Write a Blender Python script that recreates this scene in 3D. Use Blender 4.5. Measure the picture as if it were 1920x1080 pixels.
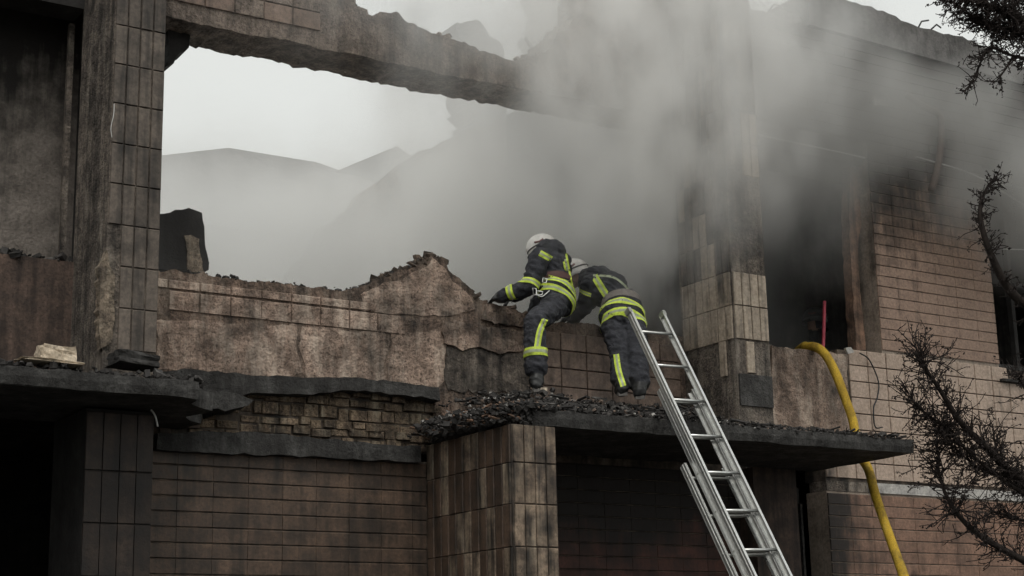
import bpy, bmesh, math, random
from mathutils import Vector, Matrix, noise
from mathutils.bvhtree import BVHTree

for o in list(bpy.data.objects):
    bpy.data.objects.remove(o, do_unlink=True)
random.seed(11)
scene = bpy.context.scene
COL = scene.collection

# ------------------------------------------------------------------ camera
F_PX = 3077.0
YAW, PITCH, ROLL = (math.radians(a) for a in (32.82, 13.53, -1.28))
CAM = Vector((0, 0, 1.6))
FW = Vector((math.sin(YAW) * math.cos(PITCH), math.cos(YAW) * math.cos(PITCH), math.sin(PITCH)))
_r = Vector((math.cos(YAW), -math.sin(YAW), 0))
_u = _r.cross(FW)
RT = math.cos(ROLL) * _r + math.sin(ROLL) * _u
UP = -math.sin(ROLL) * _r + math.cos(ROLL) * _u
cam_data = bpy.data.cameras.new('camera')
cam_data.sensor_width = 36.0
cam_data.lens = 36.0 * F_PX / 1920.0
cam_data.clip_start = 0.1
cam_data.clip_end = 3000
cam = bpy.data.objects.new('camera', cam_data)
COL.objects.link(cam)
cam.matrix_world = Matrix((
    (RT.x, UP.x, -FW.x, CAM.x), (RT.y, UP.y, -FW.y, CAM.y), (RT.z, UP.z, -FW.z, CAM.z), (0, 0, 0, 1)))
scene.camera = cam

# ------------------------------------------------------------------ overcast sky and weak soft sun
SUN_EL, SUN_AZ = math.radians(56), math.radians(205)      # azimuth clockwise from +Y
world = bpy.data.worlds.new('World')
scene.world = world
world.use_nodes = True
wn, wl = world.node_tree.nodes, world.node_tree.links
wn.clear()
w_out = wn.new('ShaderNodeOutputWorld')
w_bg = wn.new('ShaderNodeBackground')
w_sky = wn.new('ShaderNodeTexSky')
w_sky.sky_type = 'NISHITA'
w_sky.sun_disc = False
w_sky.sun_elevation = SUN_EL
w_sky.sun_rotation = SUN_AZ
w_sky.air_density = 1.5
w_sky.dust_density = 6.0
w_hsv = wn.new('ShaderNodeHueSaturation')
w_hsv.inputs['Saturation'].default_value = 0.10
w_mix = wn.new('ShaderNodeMixRGB')
w_mix.inputs['Fac'].default_value = 0.86
w_mix.inputs['Color2'].default_value = (8.4, 8.62, 8.32, 1)
wl.new(w_sky.outputs['Color'], w_hsv.inputs['Color'])
wl.new(w_hsv.outputs['Color'], w_mix.inputs['Color1'])
wl.new(w_mix.outputs['Color'], w_bg.inputs['Color'])
w_bg.inputs['Strength'].default_value = 0.1
wl.new(w_bg.outputs['Background'], w_out.inputs['Surface'])

sun_data = bpy.data.lights.new('sun', 'SUN')
sun_data.energy = 1.0
sun_data.angle = math.radians(22)
sun_data.color = (1.0, 0.96, 0.9)
sun = bpy.data.objects.new('sun', sun_data)
COL.objects.link(sun)
to_sun = Vector((math.sin(SUN_AZ) * math.cos(SUN_EL), math.cos(SUN_AZ) * math.cos(SUN_EL), math.sin(SUN_EL)))
sun.rotation_euler = to_sun.to_track_quat('Z', 'Y').to_euler()

scene.view_settings.view_transform = 'Standard'
scene.view_settings.look = 'None'
scene.view_settings.exposure = 0.0
scene.view_settings.gamma = 1.0
scene.view_settings.use_curve_mapping = False
scene.cycles.max_bounces = 10
scene.cycles.diffuse_bounces = 2
scene.cycles.glossy_bounces = 1
scene.cycles.volume_bounces = 8
scene.cycles.use_adaptive_sampling = True
scene.cycles.adaptive_threshold = 0.035
scene.cycles.adaptive_min_samples = 16
scene.cycles.use_light_tree = False
scene.cycles.sample_clamp_indirect = 4.0
scene.cycles.volume_max_steps = 256
scene.cycles.use_denoising = True


# ------------------------------------------------------------------ helpers
def P(x, y, Y):
    """photograph pixel (1920 wide) -> point of the vertical plane at depth Y"""
    d = FW * F_PX + RT * (x - 960) - UP * (y - 540)
    return CAM + d * (Y / d.y)


def tag(o, label=None, cat=None, group=None, kind=None):
    if label: o['label'] = label
    if cat: o['category'] = cat
    if group: o['group'] = group
    if kind: o['kind'] = kind
    return o


def link(name, me, parent=None, mats=(), loc=None):
    o = bpy.data.objects.new(name, me)
    COL.objects.link(o)
    for m in mats:
        me.materials.append(m)
    if parent is not None:
        o.parent = parent
    if loc is not None:
        o.location = loc
    return o


def empty(name, loc=(0, 0, 0)):
    o = bpy.data.objects.new(name, None)
    o.empty_display_size = 0.2
    COL.objects.link(o)
    o.location = loc
    return o


def to_mesh(bm, name, smooth=False):
    me = bpy.data.meshes.new(name)
    bmesh.ops.recalc_face_normals(bm, faces=bm.faces[:])
    if smooth:
        for f in bm.faces: f.smooth = True
    bm.to_mesh(me)
    bm.free()
    return me


def add_box(bm, x0, x1, y0, y1, z0, z1):
    v = [bm.verts.new((x, y, z)) for z in (z0, z1) for y in (y0, y1) for x in (x0, x1)]
    for f in ((0, 2, 3, 1), (4, 5, 7, 6), (0, 1, 5, 4), (2, 6, 7, 3), (0, 4, 6, 2), (1, 3, 7, 5)):
        bm.faces.new([v[i] for i in f])
    return v


def box(name, x0, x1, y0, y1, z0, z1, mat, parent=None, bevel=0.0):
    bm = bmesh.new()
    add_box(bm, x0, x1, y0, y1, z0, z1)
    if bevel:
        bmesh.ops.bevel(bm, geom=bm.edges[:], offset=bevel, segments=1, affect='EDGES')
    return link(name, to_mesh(bm, name), parent, [mat])


def ragged(pts, amp=0.02, step=0.05, seed=0, closed=False):
    """subdivide a polyline of (x, z) and jitter it so that it reads as broken masonry"""
    rnd = random.Random(seed)
    out = []
    n = len(pts)
    for i in range(n if closed else n - 1):
        a, b = Vector(pts[i]), Vector(pts[(i + 1) % n])
        k = max(1, int((b - a).length / step))
        for j in range(k):
            p = a.lerp(b, j / k)
            if j or i:
                p = p + Vector((rnd.uniform(-amp, amp), rnd.uniform(-amp, amp)))
            out.append((p.x, p.y))
    if not closed:
        out.append(tuple(pts[-1]))
    return out


def prism(name, pts, y0, y1, mat, parent=None, back_shift=0.0, seed=1):
    """closed outline of (x, z) points, extruded from y0 (front) to y1 (back)"""
    rnd = random.Random(seed)
    bm = bmesh.new()
    fr = [bm.verts.new((x, y0, z)) for x, z in pts]
    bk = [bm.verts.new((x + rnd.uniform(-back_shift, back_shift), y1, z + rnd.uniform(-back_shift, back_shift) * 0.6)) for x, z in pts]
    bm.faces.new(fr)
    bm.faces.new(bk[::-1])
    n = len(pts)
    for i in range(n):
        j = (i + 1) % n
        bm.faces.new((fr[i], bk[i], bk[j], fr[j]))
    return link(name, to_mesh(bm, name), parent, [mat])


def px_pts(Y, *pts):
    return [(P(a, b, Y).x, P(a, b, Y).z) for a, b in pts]


def add_tube(bm, pts, radii, seg=6, cap=True):
    rings = []
    n = len(pts)
    prev = None
    for i, p in enumerate(pts):
        t = (Vector(pts[min(i + 1, n - 1)]) - Vector(pts[max(i - 1, 0)]))
        if t.length < 1e-9: t = Vector((0, 0, 1))
        t.normalize()
        ref = prev if prev is not None else (Vector((1, 0, 0)) if abs(t.x) < 0.8 else Vector((0, 1, 0)))
        a = (ref - t * ref.dot(t))
        if a.length < 1e-6: a = t.orthogonal()
        a.normalize()
        prev = a
        b = t.cross(a)
        r = radii[i] if hasattr(radii, '__len__') else radii
        rings.append([bm.verts.new(Vector(p) + (a * math.cos(2 * math.pi * k / seg) + b * math.sin(2 * math.pi * k / seg)) * r) for k in range(seg)])
    for i in range(n - 1):
        for k in range(seg):
            k2 = (k + 1) % seg
            bm.faces.new((rings[i][k], rings[i][k2], rings[i + 1][k2], rings[i + 1][k]))
    if cap and seg > 2:
        bm.faces.new(rings[0][::-1])
        bm.faces.new(rings[-1])


def tube(name, pts, radii, mat, parent=None, seg=8, smooth=True):
    bm = bmesh.new()
    add_tube(bm, pts, radii, seg)
    return link(name, to_mesh(bm, name, smooth), parent, [mat])


def catmull(pts, n=8):
    pts = [Vector(p) for p in pts]
    q = [pts[0] * 2 - pts[1]] + pts + [pts[-1] * 2 - pts[-2]]
    out = []
    for i in range(1, len(q) - 2):
        for k in range(n):
            t = k / n
            p0, p1, p2, p3 = q[i - 1], q[i], q[i + 1], q[i + 2]
            out.append(0.5 * ((2 * p1) + (p2 - p0) * t + (2 * p0 - 5 * p1 + 4 * p2 - p3) * t * t + (3 * p1 - p0 - 3 * p2 + p3) * t ** 3))
    out.append(pts[-1])
    return out


def chunk(bm, c, r, rnd, flat=1.0):
    """one angular lump of debris"""
    m = Matrix.Rotation(rnd.uniform(0, 6.28), 3, 'Z') @ Matrix.Rotation(rnd.uniform(-.6, .6), 3, 'X') @ Matrix.Rotation(rnd.uniform(-.6, .6), 3, 'Y')
    s = Vector((r * rnd.uniform(.6, 1.5), r * rnd.uniform(.6, 1.3), r * rnd.uniform(.35, .9) * flat))
    vs = []
    for z in (-1, 1):
        for x, y in ((-1, -1), (1, -1), (1, 1), (-1, 1)):
            k = rnd.uniform(.55, 1.0)
            vs.append(bm.verts.new(Vector(c) + m @ Vector((x * s.x * k, y * s.y * rnd.uniform(.6, 1), z * s.z * rnd.uniform(.6, 1)))))
    for f in ((3, 2, 1, 0), (4, 5, 6, 7), (0, 1, 5, 4), (1, 2, 6, 5), (2, 3, 7, 6), (3, 0, 4, 7)):
        bm.faces.new([vs[i] for i in f])


# ------------------------------------------------------------------ materials
def new_mat(name):
    m = bpy.data.materials.new(name)
    m.use_nodes = True
    nt = m.node_tree
    nt.nodes.clear()
    out = nt.nodes.new('ShaderNodeOutputMaterial')
    bsdf = nt.nodes.new('ShaderNodeBsdfPrincipled')
    nt.links.new(bsdf.outputs['BSDF'], out.inputs['Surface'])
    return m, nt, bsdf


def math_node(nt, op, a, b=None, clamp=False):
    n = nt.nodes.new('ShaderNodeMath')
    n.operation = op
    n.use_clamp = clamp
    for i, v in enumerate((a, b)):
        if v is None: continue
        if isinstance(v, (int, float)): n.inputs[i].default_value = v
        else: nt.links.new(v, n.inputs[i])
    return n.outputs[0]


def noise_node(nt, vec, scale, detail=4, rough=0.55, stretch=None):
    if stretch:
        mp = nt.nodes.new('ShaderNodeMapping')
        mp.inputs['Scale'].default_value = stretch
        nt.links.new(vec, mp.inputs['Vector'])
        vec = mp.outputs['Vector']
    n = nt.nodes.new('ShaderNodeTexNoise')
    n.inputs['Scale'].default_value = scale
    n.inputs['Detail'].default_value = detail
    n.inputs['Roughness'].default_value = rough
    nt.links.new(vec, n.inputs['Vector'])
    return n.outputs['Fac']


def map_range(nt, v, a, b, c=0.0, d=1.0, smooth=False):
    n = nt.nodes.new('ShaderNodeMapRange')
    n.clamp = True
    if smooth: n.interpolation_type = 'SMOOTHSTEP'
    for i, x in enumerate((a, b, c, d)):
        n.inputs[i + 1].default_value = x
    nt.links.new(v, n.inputs[0])
    return n.outputs[0]


def mix_col(nt, fac, a, b, mode='MIX'):
    n = nt.nodes.new('ShaderNodeMixRGB')
    n.blend_type = mode
    for s, v in (('Fac', fac), ('Color1', a), ('Color2', b)):
        if isinstance(v, (int, float)): n.inputs[s].default_value = v
        elif isinstance(v, tuple): n.inputs[s].default_value = (*v, 1)
        else: nt.links.new(v, n.inputs[s])
    return n.outputs['Color']


def burnt(name, base, base2, soot=0.3, rough=0.85, var=0.25, bump=0.5, bump_scale=28, streak=0.5, pale=None, pale_amt=0.0,
          grad=None, sootcol=(0.018, 0.0165, 0.0155), big=0.9, spec=0.3, bump_dist=0.01, contrast=.32, pits=0.0):
    """masonry with patchy colour, rain streaks and soot stains laid out in world space.
    grad=(axis, lo, hi): soot, with painted shade on the porch wall, deepens from lo to hi along a world axis, its edge broken up by the noise"""
    m, nt, bsdf = new_mat(name)
    geo = nt.nodes.new('ShaderNodeNewGeometry')
    pos = geo.outputs['Position']
    n1 = noise_node(nt, pos, big, 4, 0.6)
    n2 = noise_node(nt, pos, 5.0, 3, 0.6)
    st = noise_node(nt, pos, 1.0, 3, 0.65, (9.0, 9.0, 0.75))
    fine = noise_node(nt, pos, bump_scale, 4, 0.7)
    col = mix_col(nt, map_range(nt, n2, 0.35, 0.65), base, base2)
    info = nt.nodes.new('ShaderNodeObjectInfo')
    val = map_range(nt, info.outputs['Random'], 0, 1, 1 - var, 1 + var)
    hs = nt.nodes.new('ShaderNodeHueSaturation')
    nt.links.new(val, hs.inputs['Value'])
    nt.links.new(col, hs.inputs['Color'])
    col = hs.outputs['Color']
    k = map_range(nt, fine, 0.3, 0.7, 1 - contrast * 1.1, 1 + contrast)
    cm = nt.nodes.new('ShaderNodeCombineXYZ')
    for i in range(3): nt.links.new(k, cm.inputs[i])
    col = mix_col(nt, 1.0, col, cm.outputs[0], 'MULTIPLY')
    if pits:
        pn = noise_node(nt, pos, 48, 2, 0.6)
        pk = map_range(nt, pn, 0.36, 0.46, 1 - pits, 1.0)
        cp = nt.nodes.new('ShaderNodeCombineXYZ')
        for i in range(3): nt.links.new(pk, cp.inputs[i])
        col = mix_col(nt, 1.0, col, cp.outputs[0], 'MULTIPLY')
    if pale:
        pm = map_range(nt, noise_node(nt, pos, 3.3, 5, 0.72, (1.6, 1.6, 0.55)), 0.60 - 0.12 * pale_amt, 0.72)
        pm = math_node(nt, 'MULTIPLY', pm, pale_amt)
        col = mix_col(nt, pm, col, pale)
    s = math_node(nt, 'ADD', math_node(nt, 'MULTIPLY', n1, 1.0 - streak), math_node(nt, 'MULTIPLY', st, streak))
    s = math_node(nt, 'ADD', s, math_node(nt, 'MULTIPLY', math_node(nt, 'SUBTRACT', n2, 0.5), 0.35))
    if grad:
        sep = nt.nodes.new('ShaderNodeSeparateXYZ')
        nt.links.new(pos, sep.inputs[0])
        g = map_range(nt, sep.outputs['XYZ'.index(grad[0])], grad[1], grad[2], 0.0, 0.45)
        s = math_node(nt, 'ADD', s, g)
    lo = 0.5 + (0.5 - soot) * 0.55
    sm = map_range(nt, s, lo - 0.13, lo + 0.13, 0.0, 0.93)
    col = mix_col(nt, sm, col, sootcol)
    nt.links.new(col, bsdf.inputs['Base Color'])
    bsdf.inputs['Specular IOR Level'].default_value = spec
    r = map_range(nt, fine, 0.3, 0.7, max(0.05, rough - 0.12), min(1, rough + 0.1))
    nt.links.new(r, bsdf.inputs['Roughness'])
    bp = nt.nodes.new('ShaderNodeBump')
    bp.inputs['Strength'].default_value = bump
    bp.inputs['Distance'].default_value = bump_dist
    h = math_node(nt, 'ADD', fine, math_node(nt, 'MULTIPLY', n2, 0.8))
    nt.links.new(h, bp.inputs['Height'])
    nt.links.new(bp.outputs['Normal'], bsdf.inputs['Normal'])
    return m


def plain(name, col, rough=0.6, metal=0.0, var=0.15, scale=14, bump=0.0, spec=0.5, sheen=0.0):
    m, nt, bsdf = new_mat(name)
    geo = nt.nodes.new('ShaderNodeNewGeometry')
    n = noise_node(nt, geo.outputs['Position'], scale, 5, 0.6)
    k = map_range(nt, n, 0.3, 0.7, 1 - var, 1 + var)
    cm = nt.nodes.new('ShaderNodeCombineXYZ')
    for i in range(3): nt.links.new(k, cm.inputs[i])
    c = mix_col(nt, 1.0, col, cm.outputs[0], 'MULTIPLY')
    nt.links.new(c, bsdf.inputs['Base Color'])
    bsdf.inputs['Roughness'].default_value = rough
    bsdf.inputs['Metallic'].default_value = metal
    bsdf.inputs['Specular IOR Level'].default_value = spec
    if bump:
        bp = nt.nodes.new('ShaderNodeBump')
        bp.inputs['Strength'].default_value = bump
        bp.inputs['Distance'].default_value = 0.03
        nt.links.new(n, bp.inputs['Height'])
        nt.links.new(bp.outputs['Normal'], bsdf.inputs['Normal'])
    return m


M = {}
M['plaster'] = burnt('scorched_plaster', (.47, .345, .272), (.28, .20, .155), soot=.43, bump=1.0, pale=(.66, .54, .44), pale_amt=1.0, var=.06, bump_scale=20, streak=.35, contrast=.6, bump_dist=.03, pits=.5, big=1.3)
M['plaster_dark'] = burnt('sooted_plaster', (.21, .175, .145), (.12, .10, .085), soot=.42, bump=1.0, pale=(.38, .33, .275), pale_amt=.85, var=.0, streak=.7, contrast=.5, bump_dist=.03, pits=.4)
M['plaster_base'] = burnt('bared_undercoat', (.27, .19, .145), (.16, .115, .09), soot=.45, bump=1.0, pale=(.5, .4, .32), pale_amt=.9, var=0, contrast=.6, bump_dist=.03, pits=.5, streak=.6)
M['lintel'] = burnt('lintel_plaster', (.29, .235, .198), (.19, .155, .13), soot=.40, bump=1.0, pale=(.40, .33, .275), pale_amt=.7, var=0, contrast=.5, bump_dist=.03, pits=.45)
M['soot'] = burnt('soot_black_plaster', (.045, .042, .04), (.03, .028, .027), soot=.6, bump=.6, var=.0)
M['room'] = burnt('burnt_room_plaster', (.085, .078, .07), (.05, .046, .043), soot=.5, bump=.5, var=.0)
M['concrete'] = burnt('charred_concrete', (.085, .082, .078), (.05, .048, .046), soot=.5, bump=1.0, var=.0, pale=(.2, .19, .18), pale_amt=.35, contrast=.45, bump_dist=.02)
M['mortar'] = burnt('dirty_mortar', (.15, .12, .095), (.07, .055, .045), soot=.42, bump=.4, var=0, big=2.5)
M['mortar_pale'] = burnt('pale_mortar', (.34, .28, .23), (.27, .22, .18), soot=.22, bump=.4, var=0)
M['brick_dark'] = burnt('sooted_brick_tile', (.112, .072, .049), (.074, .050, .036), soot=.38, rough=.55, bump=.45, var=.26, spec=.45, streak=.8, contrast=.35, sootcol=(.024, .019, .015))
M['brick_porch'] = burnt('porch_brick_tile', (.10, .046, .036), (.07, .036, .029), soot=.34, rough=.7, bump=.35, var=.22, grad=('Z', 2.8, 3.7))  # upward darkening paints soot together with the shade under the canopy
M['brick_mid'] = burnt('brown_brick_tile', (.34, .235, .178), (.285, .195, .15), soot=.20, rough=.62, bump=.3, var=.07, grad=('Z', 6.5, 8.2))
M['brick_low'] = burnt('red_brick_tile', (.25, .150, .106), (.195, .118, .085), soot=.26, rough=.6, bump=.4, var=.16, grad=('X', 14.2, 12.8), contrast=.36)
M['tile_pale'] = burnt('beige_facing_tile', (.46, .355, .285), (.40, .305, .24), soot=.14, rough=.5, bump=.25, var=.06, grad=('X', 13.9, 12.2))
M['tile_apron'] = burnt('brown_facing_tile', (.26, .19, .152), (.20, .15, .122), soot=.32, rough=.6, bump=.5, var=.12)
M['rib_dark'] = burnt('sooted_ribbed_tile', (.135, .110, .090), (.090, .074, .062), soot=.36, rough=.55, bump=.3, var=.24, streak=.9)
M['rib_ochre'] = burnt('ochre_ribbed_tile', (.26, .195, .14), (.12, .088, .066), soot=.42, rough=.55, bump=.45, var=.28, streak=.95, pale=(.38, .315, .235), pale_amt=.8, contrast=.45)
M['rib_pale'] = burnt('tan_ribbed_tile', (.40, .33, .26), (.32, .26, .20), soot=.28, rough=.55, bump=.4, var=.14, streak=.85, pale=(.5, .43, .35), pale_amt=.5)
M['rib_sooty'] = burnt('smoked_ribbed_tile', (.22, .18, .145), (.15, .12, .10), soot=.45, rough=.6, bump=.4, var=.2, streak=.85)
M['oldbrick'] = burnt('weathered_old_brick', (.25, .185, .125), (.145, .105, .075), soot=.44, rough=.9, bump=1.0, var=.4, pale=(.42, .36, .27), pale_amt=.85, contrast=.6, bump_dist=.03, big=3, pits=.5)
M['rubble'] = burnt('charred_rubble', (.055, .05, .047), (.03, .028, .027), soot=.45, rough=.75, bump=.6, var=0, pale=(.30, .28, .26), pale_amt=.55, big=6)
M['rubble_brown'] = burnt('brown_rubble', (.17, .125, .095), (.09, .07, .055), soot=.45, rough=.9, bump=.9, var=0, big=3)
M['stone_pale'] = burnt('pale_stone', (.58, .49, .38), (.45, .37, .28), soot=.18, bump=1.0, var=.1, contrast=.5)
M['white_panel'] = burnt('white_band', (.50, .48, .45), (.40, .38, .36), soot=.25, bump=.2, var=.1)
M['wood_burnt'] = burnt('scorched_timber', (.26, .16, .11), (.17, .11, .08), soot=.35, bump=.7, var=.1, streak=.8)
M['stone_dirty'] = burnt('dirty_broken_masonry', (.34, .27, .20), (.17, .13, .10), soot=.38, bump=1.0, pale=(.5, .43, .33), pale_amt=.7, contrast=.6, bump_dist=.03, big=3)
M['plaster_soot'] = burnt('brown_sooted_plaster', (.135, .092, .072), (.085, .062, .052), soot=.42, bump=.9, var=0, streak=.7, contrast=.4, pits=.3, sootcol=(.028, .022, .019))
M['door_brown'] = burnt('scorched_door_panel', (.085, .058, .046), (.06, .043, .036), soot=.42, bump=.6, var=0, streak=.85)
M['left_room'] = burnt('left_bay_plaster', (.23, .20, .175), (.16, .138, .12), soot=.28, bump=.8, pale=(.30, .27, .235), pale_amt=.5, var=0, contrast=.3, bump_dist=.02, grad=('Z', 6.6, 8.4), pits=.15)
M['soot_brown'] = burnt('soot_covered_tile', (.046, .033, .026), (.028, .021, .018), soot=.44, rough=.6, bump=.5, var=.25, streak=.8, contrast=.4, sootcol=(.016, .014, .013))
M['ground'] = burnt('yard_ground', (.085, .08, .072), (.06, .056, .05), soot=.3, bump=.6, var=0)
M['far_roof'] = burnt('grey_roof', (.16, .15, .145), (.12, .115, .11), soot=.2, var=.1)
M['far_dark'] = burnt('burnt_chimney', (.10, .095, .09), (.06, .057, .055), soot=.4, var=.1)
M['far_wall'] = burnt('grey_house_wall', (.24, .23, .22), (.2, .19, .18), soot=.1, var=.05)
M['alu'] = plain('aluminium', (.68, .68, .66), rough=.38, metal=.85, var=.12, scale=30)
M['alu_dark'] = plain('worn_aluminium', (.36, .36, .34), rough=.5, metal=.7, var=.25, scale=20)
M['hose'] = burnt('yellow_hose_jacket', (.60, .39, .040), (.50, .31, .03), soot=.30, rough=.75, bump=.8, bump_scale=60, var=0, contrast=.25, sootcol=(.10, .075, .03), big=3, pale=(.66, .50, .16), pale_amt=.5)
M['gear'] = plain('navy_turnout_cloth', (.038, .039, .046), rough=.8, var=.45, scale=13, bump=1.0, spec=.3)
M['gear_grey'] = plain('grey_cloth', (.20, .18, .165), rough=.9, var=.2, scale=12, bump=.5, spec=.2)
M['belt'] = plain('dark_red_belt', (.085, .038, .034), rough=.7, var=.2)
M['lime'] = burnt('lime_reflective', (.66, .80, .10), (.58, .72, .08), soot=.20, rough=.5, bump=.3, var=0, sootcol=(.16, .18, .05), big=9, contrast=.2, bump_scale=50)
M['silver'] = plain('silver_reflective', (.36, .40, .26), rough=.35, var=.2, scale=22)
M['helmet'] = plain('white_helmet', (.80, .77, .73), rough=.3, var=.18, scale=16)
M['helmet_grey'] = plain('dark_grey_helmet', (.10, .10, .098), rough=.5, var=.3)  # darker grey than the other helmets
M['decal'] = plain('helmet_decal', (.22, .10, .09), rough=.5)
M['helmet_dark'] = plain('helmet_trim', (.05, .045, .045), rough=.4)
M['skin'] = plain('skin', (.45, .27, .19), rough=.55, var=.1)
M['boot'] = plain('boot_rubber', (.018, .018, .018), rough=.5, var=.2)
M['boot_grey'] = plain('dusty_boot', (.14, .13, .12), rough=.8, var=.25)
M['bark'] = plain('dark_bark', (.030, .024, .021), rough=.95, var=.4, scale=40, spec=.15)
M['twig'] = plain('dry_twig', (.030, .024, .022), rough=.95, var=.4, scale=40, spec=.15)
M['cable'] = plain('pale_cable', (.6, .6, .58), rough=.5)
M['wire'] = plain('black_wire', (.02, .02, .02), rough=.5)
M['red'] = plain('red_handle', (.36, .05, .075), rough=.45)
M['pipe'] = plain('sooty_pipe', (.12, .085, .07), rough=.7, var=.3)

# ------------------------------------------------------------------ ground
bm = bmesh.new()
N = 24
gv = [[bm.verts.new((-400 + 800 * i / N, -300 + 800 * j / N, 0)) for j in range(N + 1)] for i in range(N + 1)]
for i in range(N):
    for j in range(N):
        bm.faces.new((gv[i][j], gv[i + 1][j], gv[i + 1][j + 1], gv[i][j + 1]))
tag(link('ground', to_mesh(bm, 'ground'), None, [M['ground']]), kind='structure')

# ------------------------------------------------------------------ the building
YW = 14.0                      # plane of the main wall
TX, TZ = 0.31, 0.195           # facing tile module
B = empty('burnt_building', (8, YW, 0))
tag(B, 'burnt-out two-storey tiled building with a broken upper window wall and cracked canopy', 'building')
B_INV = Matrix.Translation((-8, -YW, 0))


def part(o, label=None):
    """hang an object modelled in world space under the building"""
    o.parent = B
    o.matrix_parent_inverse = B_INV
    if label: o['label'] = label
    return o


_tiles = {}


def tile_mesh(w, h, d, mat, chamfer=0.006, cx=None):
    key = (round(w, 3), round(h, 3), d, mat.name, cx)
    if key not in _tiles:
        c = min(chamfer, w * .2, h * .2)
        cx = c if cx is None else cx
        bm = bmesh.new()
        a = [bm.verts.new((x, 0, z)) for x, z in ((-w / 2, -h / 2), (w / 2, -h / 2), (w / 2, h / 2), (-w / 2, h / 2))]
        b = [bm.verts.new((x, -d + c, z)) for x, z in ((-w / 2, -h / 2), (w / 2, -h / 2), (w / 2, h / 2), (-w / 2, h / 2))]
        f = [bm.verts.new((x, -d, z)) for x, z in ((-w / 2 + cx, -h / 2 + c * .4), (w / 2 - cx, -h / 2 + c * .4), (w / 2 - cx, h / 2 - c * 1.3), (-w / 2 + cx, h / 2 - c * 1.3))]
        bm.faces.new(f)
        for i in range(4):
            j = (i + 1) % 4
            bm.faces.new((a[i], a[j], b[j], b[i]))
            bm.faces.new((b[i], b[j], f[j], f[i]))
        me = to_mesh(bm, 'tile')
        me.materials.append(mat)
        _tiles[key] = me
    return _tiles[key]


def put_tile(name, parent, c, w, h, d, mat, side=False, rnd=random, cx=None):
    o = bpy.data.objects.new(name, tile_mesh(w, h, d, mat, cx=cx))
    COL.objects.link(o)
    loc = Vector(c) - Vector((8, YW, 0))
    o.parent = parent
    o.matrix_parent_inverse = Matrix.Identity(4)
    # the parent part keeps its mesh in world space, offset by B_INV only
    o.location = Vector(c)
    jit = rnd.uniform(-.0025, .0025)
    if side:
        o.rotation_euler = (rnd.uniform(-.004, .004), 0, -math.pi / 2 + rnd.uniform(-.006, .006))
        o.location.x += jit
    else:
        o.rotation_euler = (rnd.uniform(-.006, .006), rnd.uniform(-.003, .003), rnd.uniform(-.005, .005))
        o.location.y += jit
    return o


def tile_grid(name, parent, Y, x0, x1, z0, z1, tw, th, mat, gap=.010, d=.018, stagger=0.0, keep=None, xoff=0.0, seed=5, skip=0.0, mats=None, gx=None):
    """pieces of a facing on the plane Y; cells are anchored at (xoff, z1)"""
    rnd = random.Random(seed)
    nrow = int(math.ceil((z1 - z0) / th - 1e-6))
    for r in range(nrow):
        zt = z1 - r * th
        zb = max(zt - th, z0)
        if zt - zb < .03: continue
        off = xoff + (stagger * tw if r % 2 else 0)
        k = math.floor((x0 - off) / tw)
        while off + k * tw < x1:
            a, b = max(x0, off + k * tw), min(x1, off + (k + 1) * tw)
            k += 1
            if b - a < .04: continue
            cx, cz = (a + b) / 2, (zt + zb) / 2
            if keep and not keep(cx, cz): continue
            if rnd.random() < skip: continue
            m = rnd.choice(mats) if mats else mat
            put_tile(name, parent, (cx, Y, cz), b - a - (gx or gap), zt - zb - gap, d, m, rnd=rnd, cx=None if gx is None else .001)


def side_grid(name, parent, X, y0, y1, zrows, tw, mat, gap=.012, d=.018, seed=5, skip=0.0, mats=None, keep=None):
    rnd = random.Random(seed)
    n = int(round((y1 - y0) / tw))
    for zb, zt in zrows:
        for k in range(n):
            a, b = y0 + (y1 - y0) * k / n, y0 + (y1 - y0) * (k + 1) / n
            if rnd.random() < skip: continue
            if keep and not keep((a + b) / 2, (zb + zt) / 2): continue
            m = rnd.choice(mats) if mats else mat
            put_tile(name, parent, (X, (a + b) / 2, (zb + zt) / 2), b - a - gap, zt - zb - gap * .6, d, m, side=True, rnd=rnd)


# --- ground floor, left of the porch: brick infill between pillars
wall = part(box('brick_infill_wall', 4.84, 8.02, YW + .06, YW + .36, 0, 3.74, M['mortar']), 'dark brown brick-tiled infill wall under the broken ledge')
tile_grid('brick', wall, YW + .06, 4.92, 8.0, 2.2, 3.72, .345, .1395, M['brick_dark'], gap=.011, gx=.0022, stagger=0.0, xoff=5.43, seed=3)

# lintel over the infill, and the crumbling old masonry above it
lo = px_pts(YW - .06, (296, 812), (400, 808), (500, 812), (610, 822), (700, 832), (790, 836), (790, 866), (600, 858), (440, 850), (296, 842))
lint = part(prism('lower_lintel', ragged(lo, .012, .09, 4, closed=True), YW - .06, YW + .3, M['concrete'], back_shift=.01), 'soot-black lintel above the brick infill')
crumb = part(box('crumbling_masonry', 4.9, 8.06, YW + .05, YW + .34, 3.82, 4.40, M['mortar']), 'crumbling yellowish old masonry below the ledge')
rnd = random.Random(8)
zr = [(4.40, .10), (4.30, .085), (4.215, .125), (4.09, .085), (4.005, .085), (3.92, .08)]
for ri, (zt, h) in enumerate(zr):
    x = 5.0 + rnd.uniform(0, .2)
    while x < 8.02:
        w = rnd.uniform(.12, .24) if ri != 2 else rnd.uniform(.08, .2)
        if rnd.random() > .06:
            put_tile('brick', crumb, (x + w / 2, YW + .05, zt - h / 2 + rnd.uniform(-.014, .014)), w - rnd.choice((.008, .016, .03)), h - rnd.choice((.006, .014, .024)), round(rnd.choice((.015, .03, .045, .055)), 3), M['oldbrick'] if x > 5.6 or rnd.random() < .4 else M['brick_dark'], rnd=rnd)
        x += w

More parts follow.
